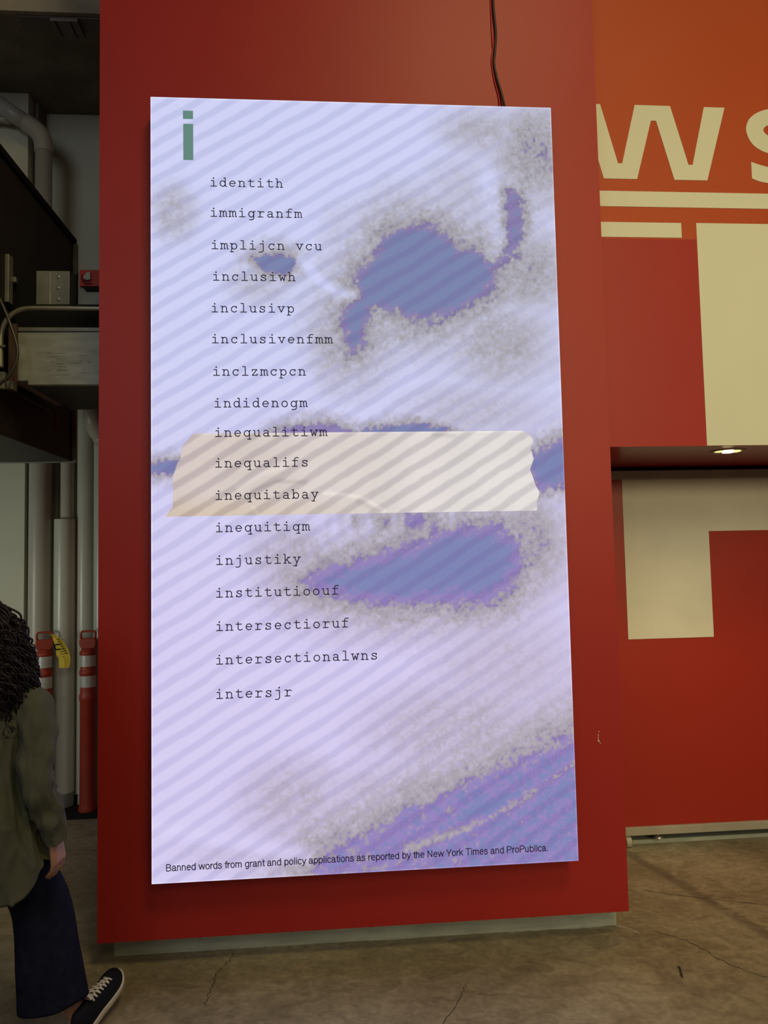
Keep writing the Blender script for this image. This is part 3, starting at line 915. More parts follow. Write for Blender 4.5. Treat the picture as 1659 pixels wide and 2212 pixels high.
dpart(MB().box(1.2, 3.55, 1.05, 1.088, 0.117, 2.12).build('leaf', M_red_door))
dpart(MB().box(1.2, 3.55, 1.022, 1.066, 2.099, 2.149).build('top_rail', M_railgrey, bevel=0.003))
br = MB().box(1.2, 3.55, 1.034, 1.088, 0.071, 0.117)
dpart(br.build('bottom_rail', M_railgrey, bevel=0.003))
dpart(MB().prism([(1.5695, 1.172), (2.083, 1.172), (2.083, 1.7885), (2.95, 1.7885), (2.95, 2.0985), (1.5695, 2.0985)], 1.0475, 1.0505).build('painted_shape', M_doorwhite))
M_caster = mat('grey_caster_tyre', (0.42, 0.40, 0.34), 0.6, var=0.25, vscale=30)
cw = MB().cyl((1.506, 1.064, 0.0335), (1, 0, 0), 0.033, 0.034, 28)
cst = dpart(cw.build('caster', M_caster, bevel=0.006))
k = MB().box(1.500, 1.505, 1.046, 1.082, 0.026, 0.075).box(1.541, 1.546, 1.046, 1.082, 0.026, 0.075)
ck = k.build('fork', M_screw)
ck.parent = cst
ck.data.transform(Matrix.Translation(-DO))
dpart(MB().lathe([(0.0045, 0.074), (0.0045, 0.056), (0.012, 0.055), (0.024, 0.050), (0.026, 0.044), (0.020, 0.041), (0.008, 0.0405)], 1.706, 1.07, 0, 24).build('levelling_foot', M_conduit))

# ------------------------------------------------------------------ ducts in the alcove
DX = -1.70
ahu = thing('air_duct', 'huge black duct running towards the camera high in the left alcove', 'duct', (-2.3, 0.4, 2.30))
AO = Vector((-2.3, 0.4, 2.30))


def upart(o, parent=None, O=AO):
    o.parent = parent or ahu
    o.data.transform(Matrix.Translation(-O))
    return o


upart(MB().box(-2.9, DX, -0.9, 1.485, 2.30, 3.69).build('duct_body', M_darkmetal))
upart(MB().box(-2.91, DX + 0.022, 1.47, 1.50, 2.295, 3.665).build('end_flange', M_galvd, bevel=0.002))
upart(MB().box(DX - 0.012, DX + 0.012, -0.9, 1.50, 3.665, 3.70).build('top_rail', M_black))
ru = MB()
rail_pts = [(DX + 0.004, -0.9, 2.575), (DX + 0.004, 1.10, 2.530)]
ru.tube(rail_pts, 0.012, 8)
upart(ru.build('side_rail', M_darkmetal, smooth=True))
upart(MB().box(DX - 0.002, DX + 0.004, 1.205, 1.245, 2.462, 2.545).build('yellow_sticker', mat('dull_yellow_sticker', (0.12, 0.075, 0.02), 0.7)))
lt = MB().box(DX, DX + 0.02, 0.530, 0.580, 2.955, 3.195)
latch = upart(lt.build('latch_bar', M_galvd, bevel=0.003))
k = MB().box(DX + 0.015, DX + 0.035, 0.572, 0.596, 3.07, 3.098).build('clip', M_galvd, bevel=0.003)
upart(k, latch)
for yy in (0.2, 0.9, 1.3):
    pass

gd = thing('galvanized_duct', 'wide galvanized duct crossing in front of the black duct beside the red wall', 'duct', (-1.36, 0.8, 2.537))
GO = Vector((-1.36, 0.8, 2.537))
upart(MB().box(-1.655, -1.10, 0.496, 0.52, 2.800, 2.819).build('top_flange', M_galvd, bevel=0.002), gd, GO)
upart(MB().box(-1.57, -1.10, 0.492, 0.525, 2.537, 2.563).build('bottom_flange', M_galv, bevel=0.002), gd, GO)
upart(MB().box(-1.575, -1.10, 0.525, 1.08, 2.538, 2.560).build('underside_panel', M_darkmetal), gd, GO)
upart(MB().box(-1.66, -1.10, 0.56, 1.04, 2.8195, 2.955).build('gap_backing', M_black), gd, GO)  # black filler added so the gap between the ducts stays dark
# the duct sheet with its scuffs
sm = MB().box(-1.655, -1.10, 0.505, 1.08, 2.560, 2.800)
sm.cur = 1
rr = random.Random(11)
for q in range(26):
    x, z, l = rr.uniform(-1.50, -1.20), rr.uniform(2.58, 2.70), rr.uniform(0.012, 0.05)
    sm.ribbon([(x, z), (x + l * 0.5, z + rr.uniform(-0.003, 0.003)), (x + l, z + rr.uniform(-0.004, 0.004))], rr.uniform(0.001, 0.0025), 0.5044, False)
upart(sm.build('duct_body', [M_galv, mat('scuffed_sheet', (0.16, 0.165, 0.155), 0.7)], fix=False), gd, GO)

bx = thing('damper_box', 'silver metal damper box with a red actuator plate above the bent conduit', 'damper', (-1.34, 0.8, 2.956))
BO = Vector((-1.34, 0.8, 2.956))
b1 = upart(MB().box(-1.579, -1.417, 0.60, 0.98, 2.956, 3.14).build('end_section', M_galvd, bevel=0.003), bx, BO)
upart(MB().box(-1.513, -1.506, 0.592, 0.602, 2.962, 3.132).build('standing_seam', M_galv, bevel=0.002), b1, BO)
for z in (3.108, 3.052, 2.995):
    o = MB().lathe([(0.007, 0), (0.007, 0.004), (0.004, 0.005)], 0, 0, 0, 14).build('screw', M_conduit)
    o.data.transform(Matrix.Rotation(math.pi / 2, 4, 'X'))
    o.data.transform(Matrix.Translation((-1.470, 0.600, z)))
    upart(o, b1, BO)
upart(MB().box(-1.695, -1.579, 0.62, 0.96, 2.956, 3.12).build('black_collar', M_black), bx, BO)
upart(MB().loft([[(-1.417, y, z) for y, z in ((0.605, 2.958), (0.97, 2.958), (0.97, 3.138), (0.605, 3.138))], [(-1.395, y, z) for y, z in ((0.625, 2.966), (0.96, 2.966), (0.96, 3.13), (0.625, 3.13))], [(-1.376, y, z) for y, z in ((0.605, 2.958), (0.97, 2.958), (0.97, 3.138), (0.605, 3.138))]]).build('flexible_collar', M_rubber), bx, BO)
upart(MB().box(-1.376, -1.10, 0.60, 0.98, 2.956, 3.14).build('main_section', M_galvd, bevel=0.003), bx, BO)
pl = upart(MB().box(-1.362, -1.10, 0.583, 0.60, 3.056, 3.140).build('actuator_plate', M_actuator, bevel=0.003), bx, BO)
hd = MB().prism([(-1.342, 3.098), (-1.322, 3.124), (-1.308, 3.126), (-1.304, 3.086), (-1.318, 3.081), (-1.336, 3.085)], 0.568, 0.583)
upart(hd.build('handle', M_galv, bevel=0.003), pl, BO)
ar = MB()
ar.ribbon(arcpts(-1.318, 3.098, 0.034, 0.034, 150, 300, 10), 0.005, 0.5825)
ar.ribbon(arcpts(-1.318, 3.098, 0.026, 0.026, 190, 290, 8), 0.004, 0.5825)
upart(ar.build('dial_marks', M_ink, fix=False), pl, BO)
upart(MB().prism([(-1.350, 3.056), (-1.10, 3.056), (-1.10, 3.036), (-1.334, 3.036)], 0.584, 0.60).build('black_lip', M_black), bx, BO)

cd = MB().tube(spline([(-1.10, 0.458, 2.898), (-1.35, 0.458, 2.899), (-1.50, 0.458, 2.899), (-1.565, 0.458, 2.897), (-1.605, 0.458, 2.886), (-1.640, 0.458, 2.862), (-1.668, 0.458, 2.822), (-1.680, 0.458, 2.775), (-1.682, 0.458, 2.72), (-1.680, 0.458, 2.61)], 8), 0.0115, 14)
tag(cd.build('steel_conduit', M_conduit, smooth=True), 'bent steel conduit running along the top of the galvanized duct', 'conduit')
fx = MB().tube(spline([(-1.692, 0.40, 2.98), (-1.654, 0.39, 2.906), (-1.628, 0.385, 2.849), (-1.607, 0.38, 2.796), (-1.583, 0.38, 2.724), (-1.572, 0.38, 2.665), (-1.580, 0.38, 2.61), (-1.609, 0.38, 2.551), (-1.65, 0.385, 2.517), (-1.690, 0.40, 2.49)], 14),
               [0.0068 + (0.0010 if i % 2 else -0.0006) for i in range(14 * 9 + 1)], 10)
tag(fx.build('flexible_conduit', mat('flex_conduit_metal', (0.10, 0.10, 0.09), 0.4, 0.5), smooth=True), 'thin ribbed flexible conduit curving down at the left picture edge', 'conduit')
sb = thing('strut_bracket', 'small brown steel strut bracket at the lower end of the bent conduit', 'bracket', (-1.66, 0.47, 2.503))
M_brown = mat('brown_primed_steel', (0.10, 0.055, 0.045), 0.6, var=0.3, vscale=12)
BRO = Vector((-1.66, 0.47, 2.503))
upart(MB().box(-1.655, -1.618, 0.474, 0.495, 2.503, 2.83).build('strut', M_brown, bevel=0.002), sb, BRO)
upart(MB().box(-1.684, -1.657, 0.440, 0.475, 2.506, 2.588).box(-1.65, -1.622, 0.445, 0.470, 2.506, 2.545).build('foot_plate', M_galvd, bevel=0.003), sb, BRO)
upart(MB().box(-1.698, -1.655, 0.440, 0.4455, 2.705, 2.716).build('strap', M_galvd, bevel=0.002), sb, BRO)

# fixture under the alcove ceiling
cf = thing('ceiling_cover', 'dark flat metal cover plates fixed under the alcove ceiling at the top left', 'cover plate', (-1.7, 1.38, 5.05))
CFO = Vector((-1.7, 1.38, 5.05))
upart(MB().box(-1.985, -1.10, 1.308, 1.435, 5.005, 5.0515).build('long_plate', mat('grey_cover_plate', (0.13, 0.12, 0.12), 0.6), bevel=0.003), cf, CFO)
b_ = upart(MB().box(-1.79, -1.625, 1.308, 1.465, 4.985, 5.0045).build('box_cover', mat('grey_box_cover', (0.16, 0.15, 0.15), 0.6), bevel=0.002), cf, CFO)
for lx_ in (-1.676, -1.765):
    upart(MB().box(lx_, lx_ + 0.008, 1.308, 1.44, 4.980, 4.9848).build('rib', M_darkmetal), b_, CFO)

# ------------------------------------------------------------------ pipes in the alcove
dp = thing('bent_drain_pipe', 'thick grey pipe sloping in from the upper left and turning down behind the black duct', 'pipe', (-2.10, 2.05, 0))
pts = [(-2.52, 2.03, 4.978), (-2.45, 2.03, 4.935), (-2.33, 2.03, 4.85), (-2.20, 2.03, 4.762)]
PO = Vector((-2.10, 2.05, 0))
upart(MB().tube(pts, 0.058, 20).build('sloping_run', M_pipe, smooth=True), dp, PO)
el = [(-2.215, 2.03, 4.772), (-2.17, 2.03, 4.742), (-2.13, 2.03, 4.705), (-2.105, 2.03, 4.655), (-2.096, 2.03, 4.60), (-2.095, 2.03, 4.56)]
upart(MB().tube(spline(el, 6), 0.0625, 20).build('elbow', M_pipe, smooth=True), dp, PO)
upart(MB().tube([(-2.095, 2.03, 4.58), (-2.095, 2.03, 3.0)], 0.055, 20).build('vertical_run', M_pipe, smooth=True), dp, PO)
upart(MB().tube([(-2.9, 2.06, 4.81), (-2.40, 2.06, 4.815), (-2.33, 2.06, 4.80)], 0.025, 16).build('side_branch', M_pipe, smooth=True), dp, PO)


def riser(name, label, parts):
    x0, y0 = parts[0][1], parts[0][2]
    t = thing(name, label, 'pipe', (x0, y0, parts[0][4]), 'vertical pipes in the alcove')
    O = Vector((x0, y0, parts[0][4]))
    for pn, x, y, r, z0, z1, m in parts:
        o = (MB().loft([[(x + q * math.cos(2 * math.pi * k / 32), y + q * math.sin(2 * math.pi * k / 32), h) for k in range(32)] for q, h in ((r, z0), (r, z1), (r - 0.006, z1), (r - 0.006, z0))], closed=True) if pn in ('upper_run', 'lower_run') else MB().lathe([(r, z0), (r, z1)], x, y, 0, 32)).build(pn, m, t)
        smooth_by_angle(o)
        o.data.transform(Matrix.Translation(-O))
    return t


riser('riser_pipe', 'brownish grey vertical pipe nearest the off-white wall, leftmost of the risers', [('pipe_run', -2.142, 2.14, 0.074, 0.038, 2.95, M_pipe), ('joint_ring', -2.142, 2.14, 0.0755, 1.782, 1.79, M_pipe)])
riser('riser_pipe', 'vertical pipe that drops into a wider open-topped sleeve', [('pipe_run', -1.962, 2.148, 0.046, 1.20, 3.2, M_pipe)])
t = riser('sleeve_pipe', 'wide grey half-height sleeve with an open top around a thinner pipe', [('lower_run', -1.975, 2.14, 0.071, 0.13, 1.165, M_pipe2), ('upper_run', -1.975, 2.14, 0.0705, 1.166, 1.985, M_pipe2), ('base_coupling', -1.975, 2.14, 0.068, 0.038, 0.13, M_galvd)])
riser('riser_pipe', 'tall pale grey vertical pipe between the sleeve and the rightmost pipe', [('pipe_run', -1.843, 2.175, 0.060, 0.11, 3.3, M_pipe2), ('joint_ring', -1.843, 2.175, 0.0606, 1.165, 1.168, M_pipe2), ('base_coupling', -1.843, 2.175, 0.050, 0.038, 0.11, M_pipe2)])
t = riser('riser_pipe', 'rightmost vertical pipe with a swept elbow at the top beside the red wall', [('pipe_run', -1.722, 2.135, 0.055, 0.038, 2.53, M_pipe2), ('collar', -1.722, 2.135, 0.0565, 2.49, 2.54, M_pipe)])
o = MB().tube(spline([(-1.722, 2.135, 2.52), (-1.728, 2.12, 2.57), (-1.745, 2.08, 2.62), (-1.752, 2.03, 2.70), (-1.752, 2.02, 2.9)], 6), [0.054] * 3 + [0.060] * 3 + [0.066] * 19, 24).build('elbow', M_pipe, t, smooth=True)
o.data.transform(Matrix.Translation(-Vector((-1.722, 2.135, 0.038))))

# ------------------------------------------------------------------ traffic posts
def make_post(label):
    t = thing('traffic_post', label, 'traffic post', (0, 0, 0), 'orange traffic posts in the alcove')
    prof = [(0.058, 0.0), (0.059, 0.012), (0.056, 0.028), (0.051, 0.046), (0.050, 0.30), (0.0505, 0.715), (0.0545, 0.722), (0.056, 0.742), (0.0545, 0.762), (0.050, 0.770), (0.049, 0.78),
            (0.049, 0.815), (0.049, 0.885), (0.052, 0.890), (0.0555, 0.897), (0.0565, 0.910), (0.054, 0.920), (0.050, 0.926), (0.049, 0.935), (0.049, 0.955), (0.049, 1.022), (0.051, 1.024), (0.055, 1.030), (0.055, 1.040), (0.049, 1.052), (0.042, 1.060), (0.040, 1.066)]
    o = MB().lathe(prof, 0, 0, 0, 36).build('post_body', M_orangeplastic, t)
    smooth_by_angle(o, 50)
    # flattened head plate
    head = [(-0.040, 1.064), (-0.050, 1.078), (-0.056, 1.098), (-0.056, 1.118), (-0.050, 1.134), (0.050, 1.134), (0.056, 1.118), (0.056, 1.098), (0.050, 1.078), (0.040, 1.064)]
    MB().prism(head, -0.016, 0.016).build('head_plate', M_orangeplastic, t, bevel=0.006)
    loop = [(-0.044, 0, 1.128), (-0.048, 0, 1.150), (-0.047, 0, 1.170), (-0.040, 0, 1.179), (-0.02, 0, 1.181), (0.02, 0, 1.181), (0.040, 0, 1.179), (0.047, 0, 1.170), (0.048, 0, 1.150), (0.044, 0, 1.128)]
    MB().tube(loop, 0.0075, 10).build('handle', M_orangeplastic, t, smooth=True)
    for z0, z1 in ((0.812, 0.888), (0.949, 1.024)):
        o = MB().lathe([(0.0502, z0), (0.0502, z1)], 0, 0, 0, 36).build('reflective_band', M_band, t)
        smooth_by_angle(o)
    return t


post = make_post('orange traffic post with two silver bands nearest the red wall')
post.location = (-1.776, 2.018, 0.038)
p2 = post.copy()
COL.objects.link(p2)
for ch in post.children:
    q = ch.copy()
    COL.objects.link(q)
    q.parent = p2
p2.location = (-2.062, 2.02, 0.038)
p2.rotation_euler = (0, 0, 0.25)
p2['label'] = 'orange traffic post with a yellow tape scrap on its handle, behind the dark-haired person'

# strip of yellow caution tape hanging from the left post
tape_c = spline([(-2.012, 1.99, 1.205), (-1.985, 1.985, 1.190), (-1.955, 1.98, 1.150), (-1.928, 1.975, 1.09), (-1.914, 1.97, 1.04), (-1.912, 1.968, 0.985)], 8)
tw = [0.004, 0.012, 0.030, 0.040, 0.040, 0.030]
ywt = MB()
rings = []
n_ = len(tape_c)
for i, p in enumerate(tape_c):
    t_ = (tape_c[min(i + 1, n_ - 1)] - tape_c[max(i - 1, 0)]).normalized()
    w_ = np.interp(i / (n_ - 1) * 5, range(6), tw)
    side = Vector((-t_.z, 0, t_.x)).normalized()
    fold = 0.010 * math.sin(i * 0.45)
    a, b = p - side * w_, p + side * w_
    a = a + Vector((0, fold, 0))
    rings.append([(a.x, a.y - 0.0006, a.z), (p.x, p.y - 0.008 - 0.0006, p.z), (b.x, b.y - 0.0006, b.z), (b.x, b.y + 0.0006, b.z), (p.x, p.y - 0.008 + 0.0006, p.z), (a.x, a.y + 0.0006, a.z)])
ywt.loft(rings)
yt = thing('caution_tape', 'crumpled scrap of yellow tape with black lettering tied to the left post handle', 'tape', (-1.95, 1.98, 1.19))
YO = Vector((-1.95, 1.98, 1.19))
upart(ywt.build('tape_strip', M_yellowtag), yt, YO)
yk = MB()
# a bold C and two small worn lines of print, following the strip
cx_, cz_ = -1.957, 1.125
yk.ribbon([(cx_ + 0.020 * math.cos(a), cz_ + 0.018 * math.sin(a)) for a in [math.radians(60 + 25 * i) for i in range(11)]], 0.008, 1.9655)
for q in range(7):
    x, z = -1.963 + 0.0085 * q, 1.172 - 0.0155 * q
    yk.ribbon([(x, z), (x + 0.012, z + 0.008), (x + 0.014, z - 0.002)], 0.004, 1.9645)
for q in range(5):
    x, z = -1.945 + 0.007 * q, 1.108 - 0.017 * q
    yk.ribbon([(x, z), (x + 0.011, z + 0.004)], 0.004, 1.963)
upart(yk.build('lettering', M_ink, fix=False), yt, YO)

# ------------------------------------------------------------------ the walking woman
PX, PY, PRZ = -1.312, -0.45, -0.22
person = thing('person', 'person walking away in olive shirt, navy trousers and sneakers, at the left edge', 'person', (PX, PY, 0), rz=PRZ)
INV = Matrix.Rotation(-PRZ, 4, 'Z') @ Matrix.Translation((-PX, -PY, 0))


def loc_(x, y, z):
    return INV @ Vector((x, y, z))


def wnoise(v, s=1.0, seed=0):
    from mathutils import noise as mn
    return mn.noise(Vector((v[0] * s + seed * 7.1, v[1] * s, v[2] * s)))


M_skin = mat('skin', (0.36, 0.19, 0.13), 0.5, spec=0.35, var=0.06, vscale=20)
M_shirt = mat('olive_cotton', (0.088, 0.090, 0.068), 0.9, spec=0.1, var=0.10, vscale=18, bump=0.12, bscale=260)
M_denim = mat('navy_cotton', (0.010, 0.012, 0.028), 0.9, spec=0.08, var=0.25, vscale=30, bump=0.15, bscale=300)
M_hair = mat('dark_burgundy_curls', (0.011, 0.0055, 0.007), 0.45, spec=0.3, var=0.5, vscale=6)
M_canvas = mat('black_canvas', (0.010, 0.010, 0.017), 0.85, spec=0.15, bump=0.2, bscale=400)
M_solew = mat('white_rubber_sole', (0.62, 0.58, 0.50), 0.6, var=0.1, vscale=20)
M_lace = mat('white_lace', (0.60, 0.57, 0.53), 0.8, var=0.1, vscale=60)
M_gold = mat('gold_hair_clip', (0.7, 0.5, 0.2), 0.3, 0.9)

# joints (local frame: facing +y, right side is +x)
R_SH, R_EL, R_WR = Vector((0.172, -0.01, 1.205)), Vector((0.222, -0.045, 0.965)), Vector((0.238, 0.02, 0.765))
L_SH, L_EL, L_WR = Vector((-0.172, 0.0, 1.205)), Vector((-0.215, -0.02, 0.96)), Vector((-0.215, 0.10, 0.76))
R_HIP, L_HIP = Vector((0.060, 0.0, 0.80)), Vector((-0.085, 0.0, 0.80))
R_AN = loc_(-1.072, -0.30, 0.105)
R_HEEL = loc_(-1.062, -0.335, 0.03)
L_AN = loc_(-1.43, -0.74, 0.115)
R_KN = (R_HIP + R_AN) / 2 + Vector((-0.030, 0.05, 0.03))
L_KN = (L_HIP + L_AN) / 2 + Vector((0.0, 0.045, 0.0))


def cap_chain(mb, pts, n=14):
    """tapered tubes with ball joints, later fused into one skin"""
    for (p, r), (q, s) in zip(pts[:-1], pts[1:]):
        p, q = Vector(p), Vector(q)
        mb.tube([p, q], [r, s], n)
    for p, r in pts:
        ball(mb, p, (r, r, r))


def ball(mb, c, rad, n=14, m=9):
    c = Vector(c)
    rings = []
    for i in range(1, m):
        ph = math.pi * i / m
        rings.append([(c.x + rad[0] * math.sin(ph) * math.cos(2 * math.pi * k / n), c.y + rad[1] * math.sin(ph) * math.sin(2 * math.pi * k / n), c.z - rad[2] * math.cos(ph)) for k in range(n)])
    mb.loft(rings)


bd = MB()
cap_chain(bd, [((0, 0, 0.80), 0.115), ((0, 0.0, 0.92), 0.108), ((0, -0.005, 1.05), 0.105), ((0, -0.01, 1.16), 0.095)])
ball(bd, (0, 0, 0.82), (0.155, 0.11, 0.10))
ball(bd, (0, 0, 1.10), (0.15, 0.095, 0.12))
cap_chain(bd, [((0, -0.01, 1.20), 0.06), ((0, 0.0, 1.27), 0.048), ((0, 0.012, 1.34), 0.047)])
for SH, EL, WR in ((R_SH, R_EL, R_WR), (L_SH, L_EL, L_WR)):
    cap_chain(bd, [((SH.x * 0.3, -0.01, 1.20), 0.05), (SH + Vector((-SH.x * 0.08, 0, -0.012)), 0.040), (SH.lerp(EL, 0.45), 0.040), (EL, 0.037), (EL.lerp(WR, 0.35), 0.036), (WR, 0.024)])
for HP, KN, AN, sgn in ((R_HIP, R_KN, R_AN, 1), (L_HIP, L_KN, L_AN, -1)):
    cap_chain(bd, [(HP, 0.092), (HP.lerp(KN, 0.45), 0.078), (KN, 0.055), (KN.lerp(AN, 0.35), 0.054), (KN.lerp(AN, 0.75), 0.038), (AN, 0.033)])
R_TOE = loc_(-0.985, -0.130, 0.085)
L_TOE = loc_(-1.40, -0.56, 0.02)
cap_chain(bd, [(R_AN, 0.033), (R_AN.lerp(R_TOE, 0.5) + Vector((0, 0, -0.01)), 0.030), (R_AN.lerp(R_TOE, 0.85), 0.022)])
ball(bd, R_HEEL + Vector((0, 0.01, 0.035)), (0.028, 0.03, 0.03))
cap_chain(bd, [(L_AN, 0.033), (L_AN.lerp(L_TOE, 0.5), 0.028), (L_AN.lerp(L_TOE, 0.85), 0.02)])
# head
HC = Vector((0, 0.02, 1.435))
ball(bd, HC + Vector((0, -0.012, 0.02)), (0.073, 0.088, 0.085), 20, 14)
ball(bd, HC + Vector((0, 0.022, -0.035)), (0.056, 0.062, 0.068), 18, 12)
cap_chain(bd, [(HC + Vector((-0.03, 0.045, -0.082)), 0.018), (HC + Vector((0, 0.070, -0.088)), 0.019), (HC + Vector((0.03, 0.045, -0.082)), 0.018)])
cap_chain(bd, [(HC + Vector((0, 0.080, 0.008)), 0.008), (HC + Vector((0, 0.096, -0.026)), 0.012)])
for s in (-1, 1):
    ball(bd, HC + Vector((s * 0.010, 0.088, -0.030)), (0.008, 0.009, 0.007))
    cap_chain(bd, [(HC + Vector((s * 0.012, 0.076, 0.020)), 0.008), (HC + Vector((s * 0.045, 0.064, 0.022)), 0.007)])
    ball(bd, HC + Vector((s * 0.030, 0.062, -0.025)), (0.020, 0.018, 0.018))
    cap_chain(bd, [(HC + Vector((s * 0.072, -0.005, 0.015)), 0.010), (HC + Vector((s * 0.079, -0.012, -0.005)), 0.010), (HC + Vector((s * 0.072, -0.002, -0.030)), 0.008)])
cap_chain(bd, [(HC + Vector((-0.022, 0.074, -0.052)), 0.006), (HC + Vector((0, 0.085, -0.050)), 0.008), (HC + Vector((0.022, 0.074, -0.052)), 0.006)])
cap_chain(bd, [(HC + Vector((-0.018, 0.074, -0.061)), 0.006), (HC + Vector((0, 0.083, -0.062)), 0.008), (HC + Vector((0.018, 0.074, -0.061)), 0.006)])


def hand(WR, EL, sgn):
    """hanging relaxed hand: palm to the thigh, thumb forward"""
    d = (WR - EL).normalized()
    d = (d + Vector((0, 0, -1.0))).normalized()
    f = Vector((0, 1, 0)) - d * d.y
    f.normalize()
    inn = Vector((-sgn, 0, 0))
    inn = (inn - d * inn.dot(d) - f * inn.dot(f)).normalized()
    pc = WR + d * 0.045
    for k in (-0.024, -0.008, 0.008, 0.024):
        cap_chain(bd, [(WR + f * k * 0.55 + d * 0.005, 0.015), (WR + f * k + d * 0.078, 0.0125)], 10)
    for k, ln, cu in ((0.030, 0.064, 0.55), (0.010, 0.074, 0.6), (-0.010, 0.069, 0.65), (-0.028, 0.054, 0.75)):
        p = WR + f * k + d * 0.080
        a = d
        pts = [(p, 0.0088)]
        for j, (fr, rd) in enumerate(((0.45, 0.0082), (0.30, 0.0076), (0.25, 0.0066))):
            a = (a + inn * cu * 0.55).normalized()
            p = p + a * ln * fr
            pts.append((p, rd))
        cap_chain(bd, pts, 10)
    b = WR + f * 0.020 + d * 0.024 + inn * 0.006
    t1 = b + (d * 0.6 + f * 0.65 + inn * 0.35).normalized() * 0.034
    t2 = t1 + (d * 0.9 + f * 0.25 + inn * 0.25).normalized() * 0.026
    t3 = t2 + (d * 1.0 + inn * 0.25).normalized() * 0.020
    cap_chain(bd, [(b, 0.014), (t1, 0.0105), (t2, 0.0092), (t3, 0.0072)], 10)


hand(R_WR, R_EL, 1)
hand(L_WR, L_EL, -1)
raw = bd.build('body_raw', M_skin)
rm = raw.modifiers.new('remesh', 'REMESH')
rm.mode = 'VOXEL'
rm.voxel_size = 0.0048
sm_ = raw.modifiers.new('smooth', 'SMOOTH')
sm_.factor = 0.5
sm_.iterations = 4
dg = bpy.context.evaluated_depsgraph_get()
dg.update()
me = bpy.data.meshes.new_from_object(raw.evaluated_get(dg))
bpy.data.objects.remove(raw)
me.name = 'body'
me.materials.clear()
me.materials.append(M_skin)
me.polygons.foreach_set('use_smooth', [True] * len(me.polygons))
body = bpy.data.objects.new('body', me)
COL.objects.link(body)
body.parent = person
M_eye = mat('eye_white', (0.7, 0.68, 0.65), 0.2)
for s in (-1, 1):
    eb = MB()
    ball(eb, HC + Vector((s * 0.029, 0.071, 0.004)), (0.0105, 0.0105, 0.0095), 16, 10)
    eo = eb.build('eye', M_eye, person, smooth=True)
    pb = MB()
    ball(pb, HC + Vector((s * 0.029, 0.0795, 0.004)), (0.005, 0.0028, 0.005), 14, 8)
    pb.build('iris', mat('brown_iris', (0.03, 0.015, 0.008), 0.2), eo, smooth=True)

# shirt: body, sleeves, hanging tail
NS = 144


def folds(th, z, amp):
    return amp * (math.sin(th * 5 + z * 6 + 0.7) * 0.5 + math.sin(th * 9 - z * 11) * 0.3 + wnoise((math.cos(th) * 0.8, math.sin(th) * 0.8, z * 2.2), 2.4, 3) * 1.1)


keys_t = [0.0, 0.05, 0.10, 0.17, 0.30, 0.45, 0.60, 0.80, 1.0]
ka = [0.062, 0.085, 0.140, 0.176, 0.170, 0.164, 0.182, 0.208, 0.238]
kb = [0.058, 0.066, 0.082, 0.100, 0.118, 0.124, 0.142, 0.162, 0.175]
kz = [1.285, 1.262, 1.240, 1.205, 1.115, 1.01, 0.915, 0.81, None]
rings = []
NT = 120
for i in range(NT + 1):
    t = i / NT
    ring = []
    for k in range(NS):
        th = 2 * math.pi * k / NS
        cx, sy = math.cos(th), math.sin(th)
        back = max(0, -sy)
        front = max(0, sy)
        side = abs(cx)
        hem = 0.705 - 0.120 * back ** 0.8 - 0.10 * front ** 0.8 + 0.012 * math.sin(th * 3)
        zz = float(np.interp(t, keys_t[:-1] + [1.0], kz[:-1] + [hem]))
        a = float(np.interp(t, keys_t, ka))
        b = float(np.interp(t, keys_t, kb))
        e = 0.86 if 0.1 < t < 0.3 else 1.0
        x = a * math.copysign(abs(cx) ** e, cx)
        y = b * math.copysign(abs(sy) ** 0.9, sy) - 0.008
        fo = folds(th, zz, 0.004 + 0.034 * sstep(0.30, 1.0, t))
        rg = 1 - abs(wnoise((cx * 0.9, sy * 0.9, zz * 1.3 + 0.5 * cx), 4.2, 5)) * 2.2
        fo += (0.007 + 0.010 * sstep(0.3, 1.0, t)) * (max(rg, 0) ** 2.5 - 0.25) * sstep(0.12, 0.3, t)
        if abs(t - 0.215) < 0.006 and sy < 0:
            fo -= 0.003
        x += cx * fo
        y += sy * fo
        # drape: shoulders slope towards the sleeve
        zz -= (0.012 * side ** 4) * (1 if t < 0.2 else 0)
        ring.append((x, y, zz))
    rings.append(ring)
inner = [[(p[0] * 0.985, p[1] * 0.985, p[2] + 0.001) for p in rings[-1 - j]] for j in range(0, 26)]
shirt = MB().loft(rings + inner, cap=False).build('shirt', M_shirt, person, smooth=True)

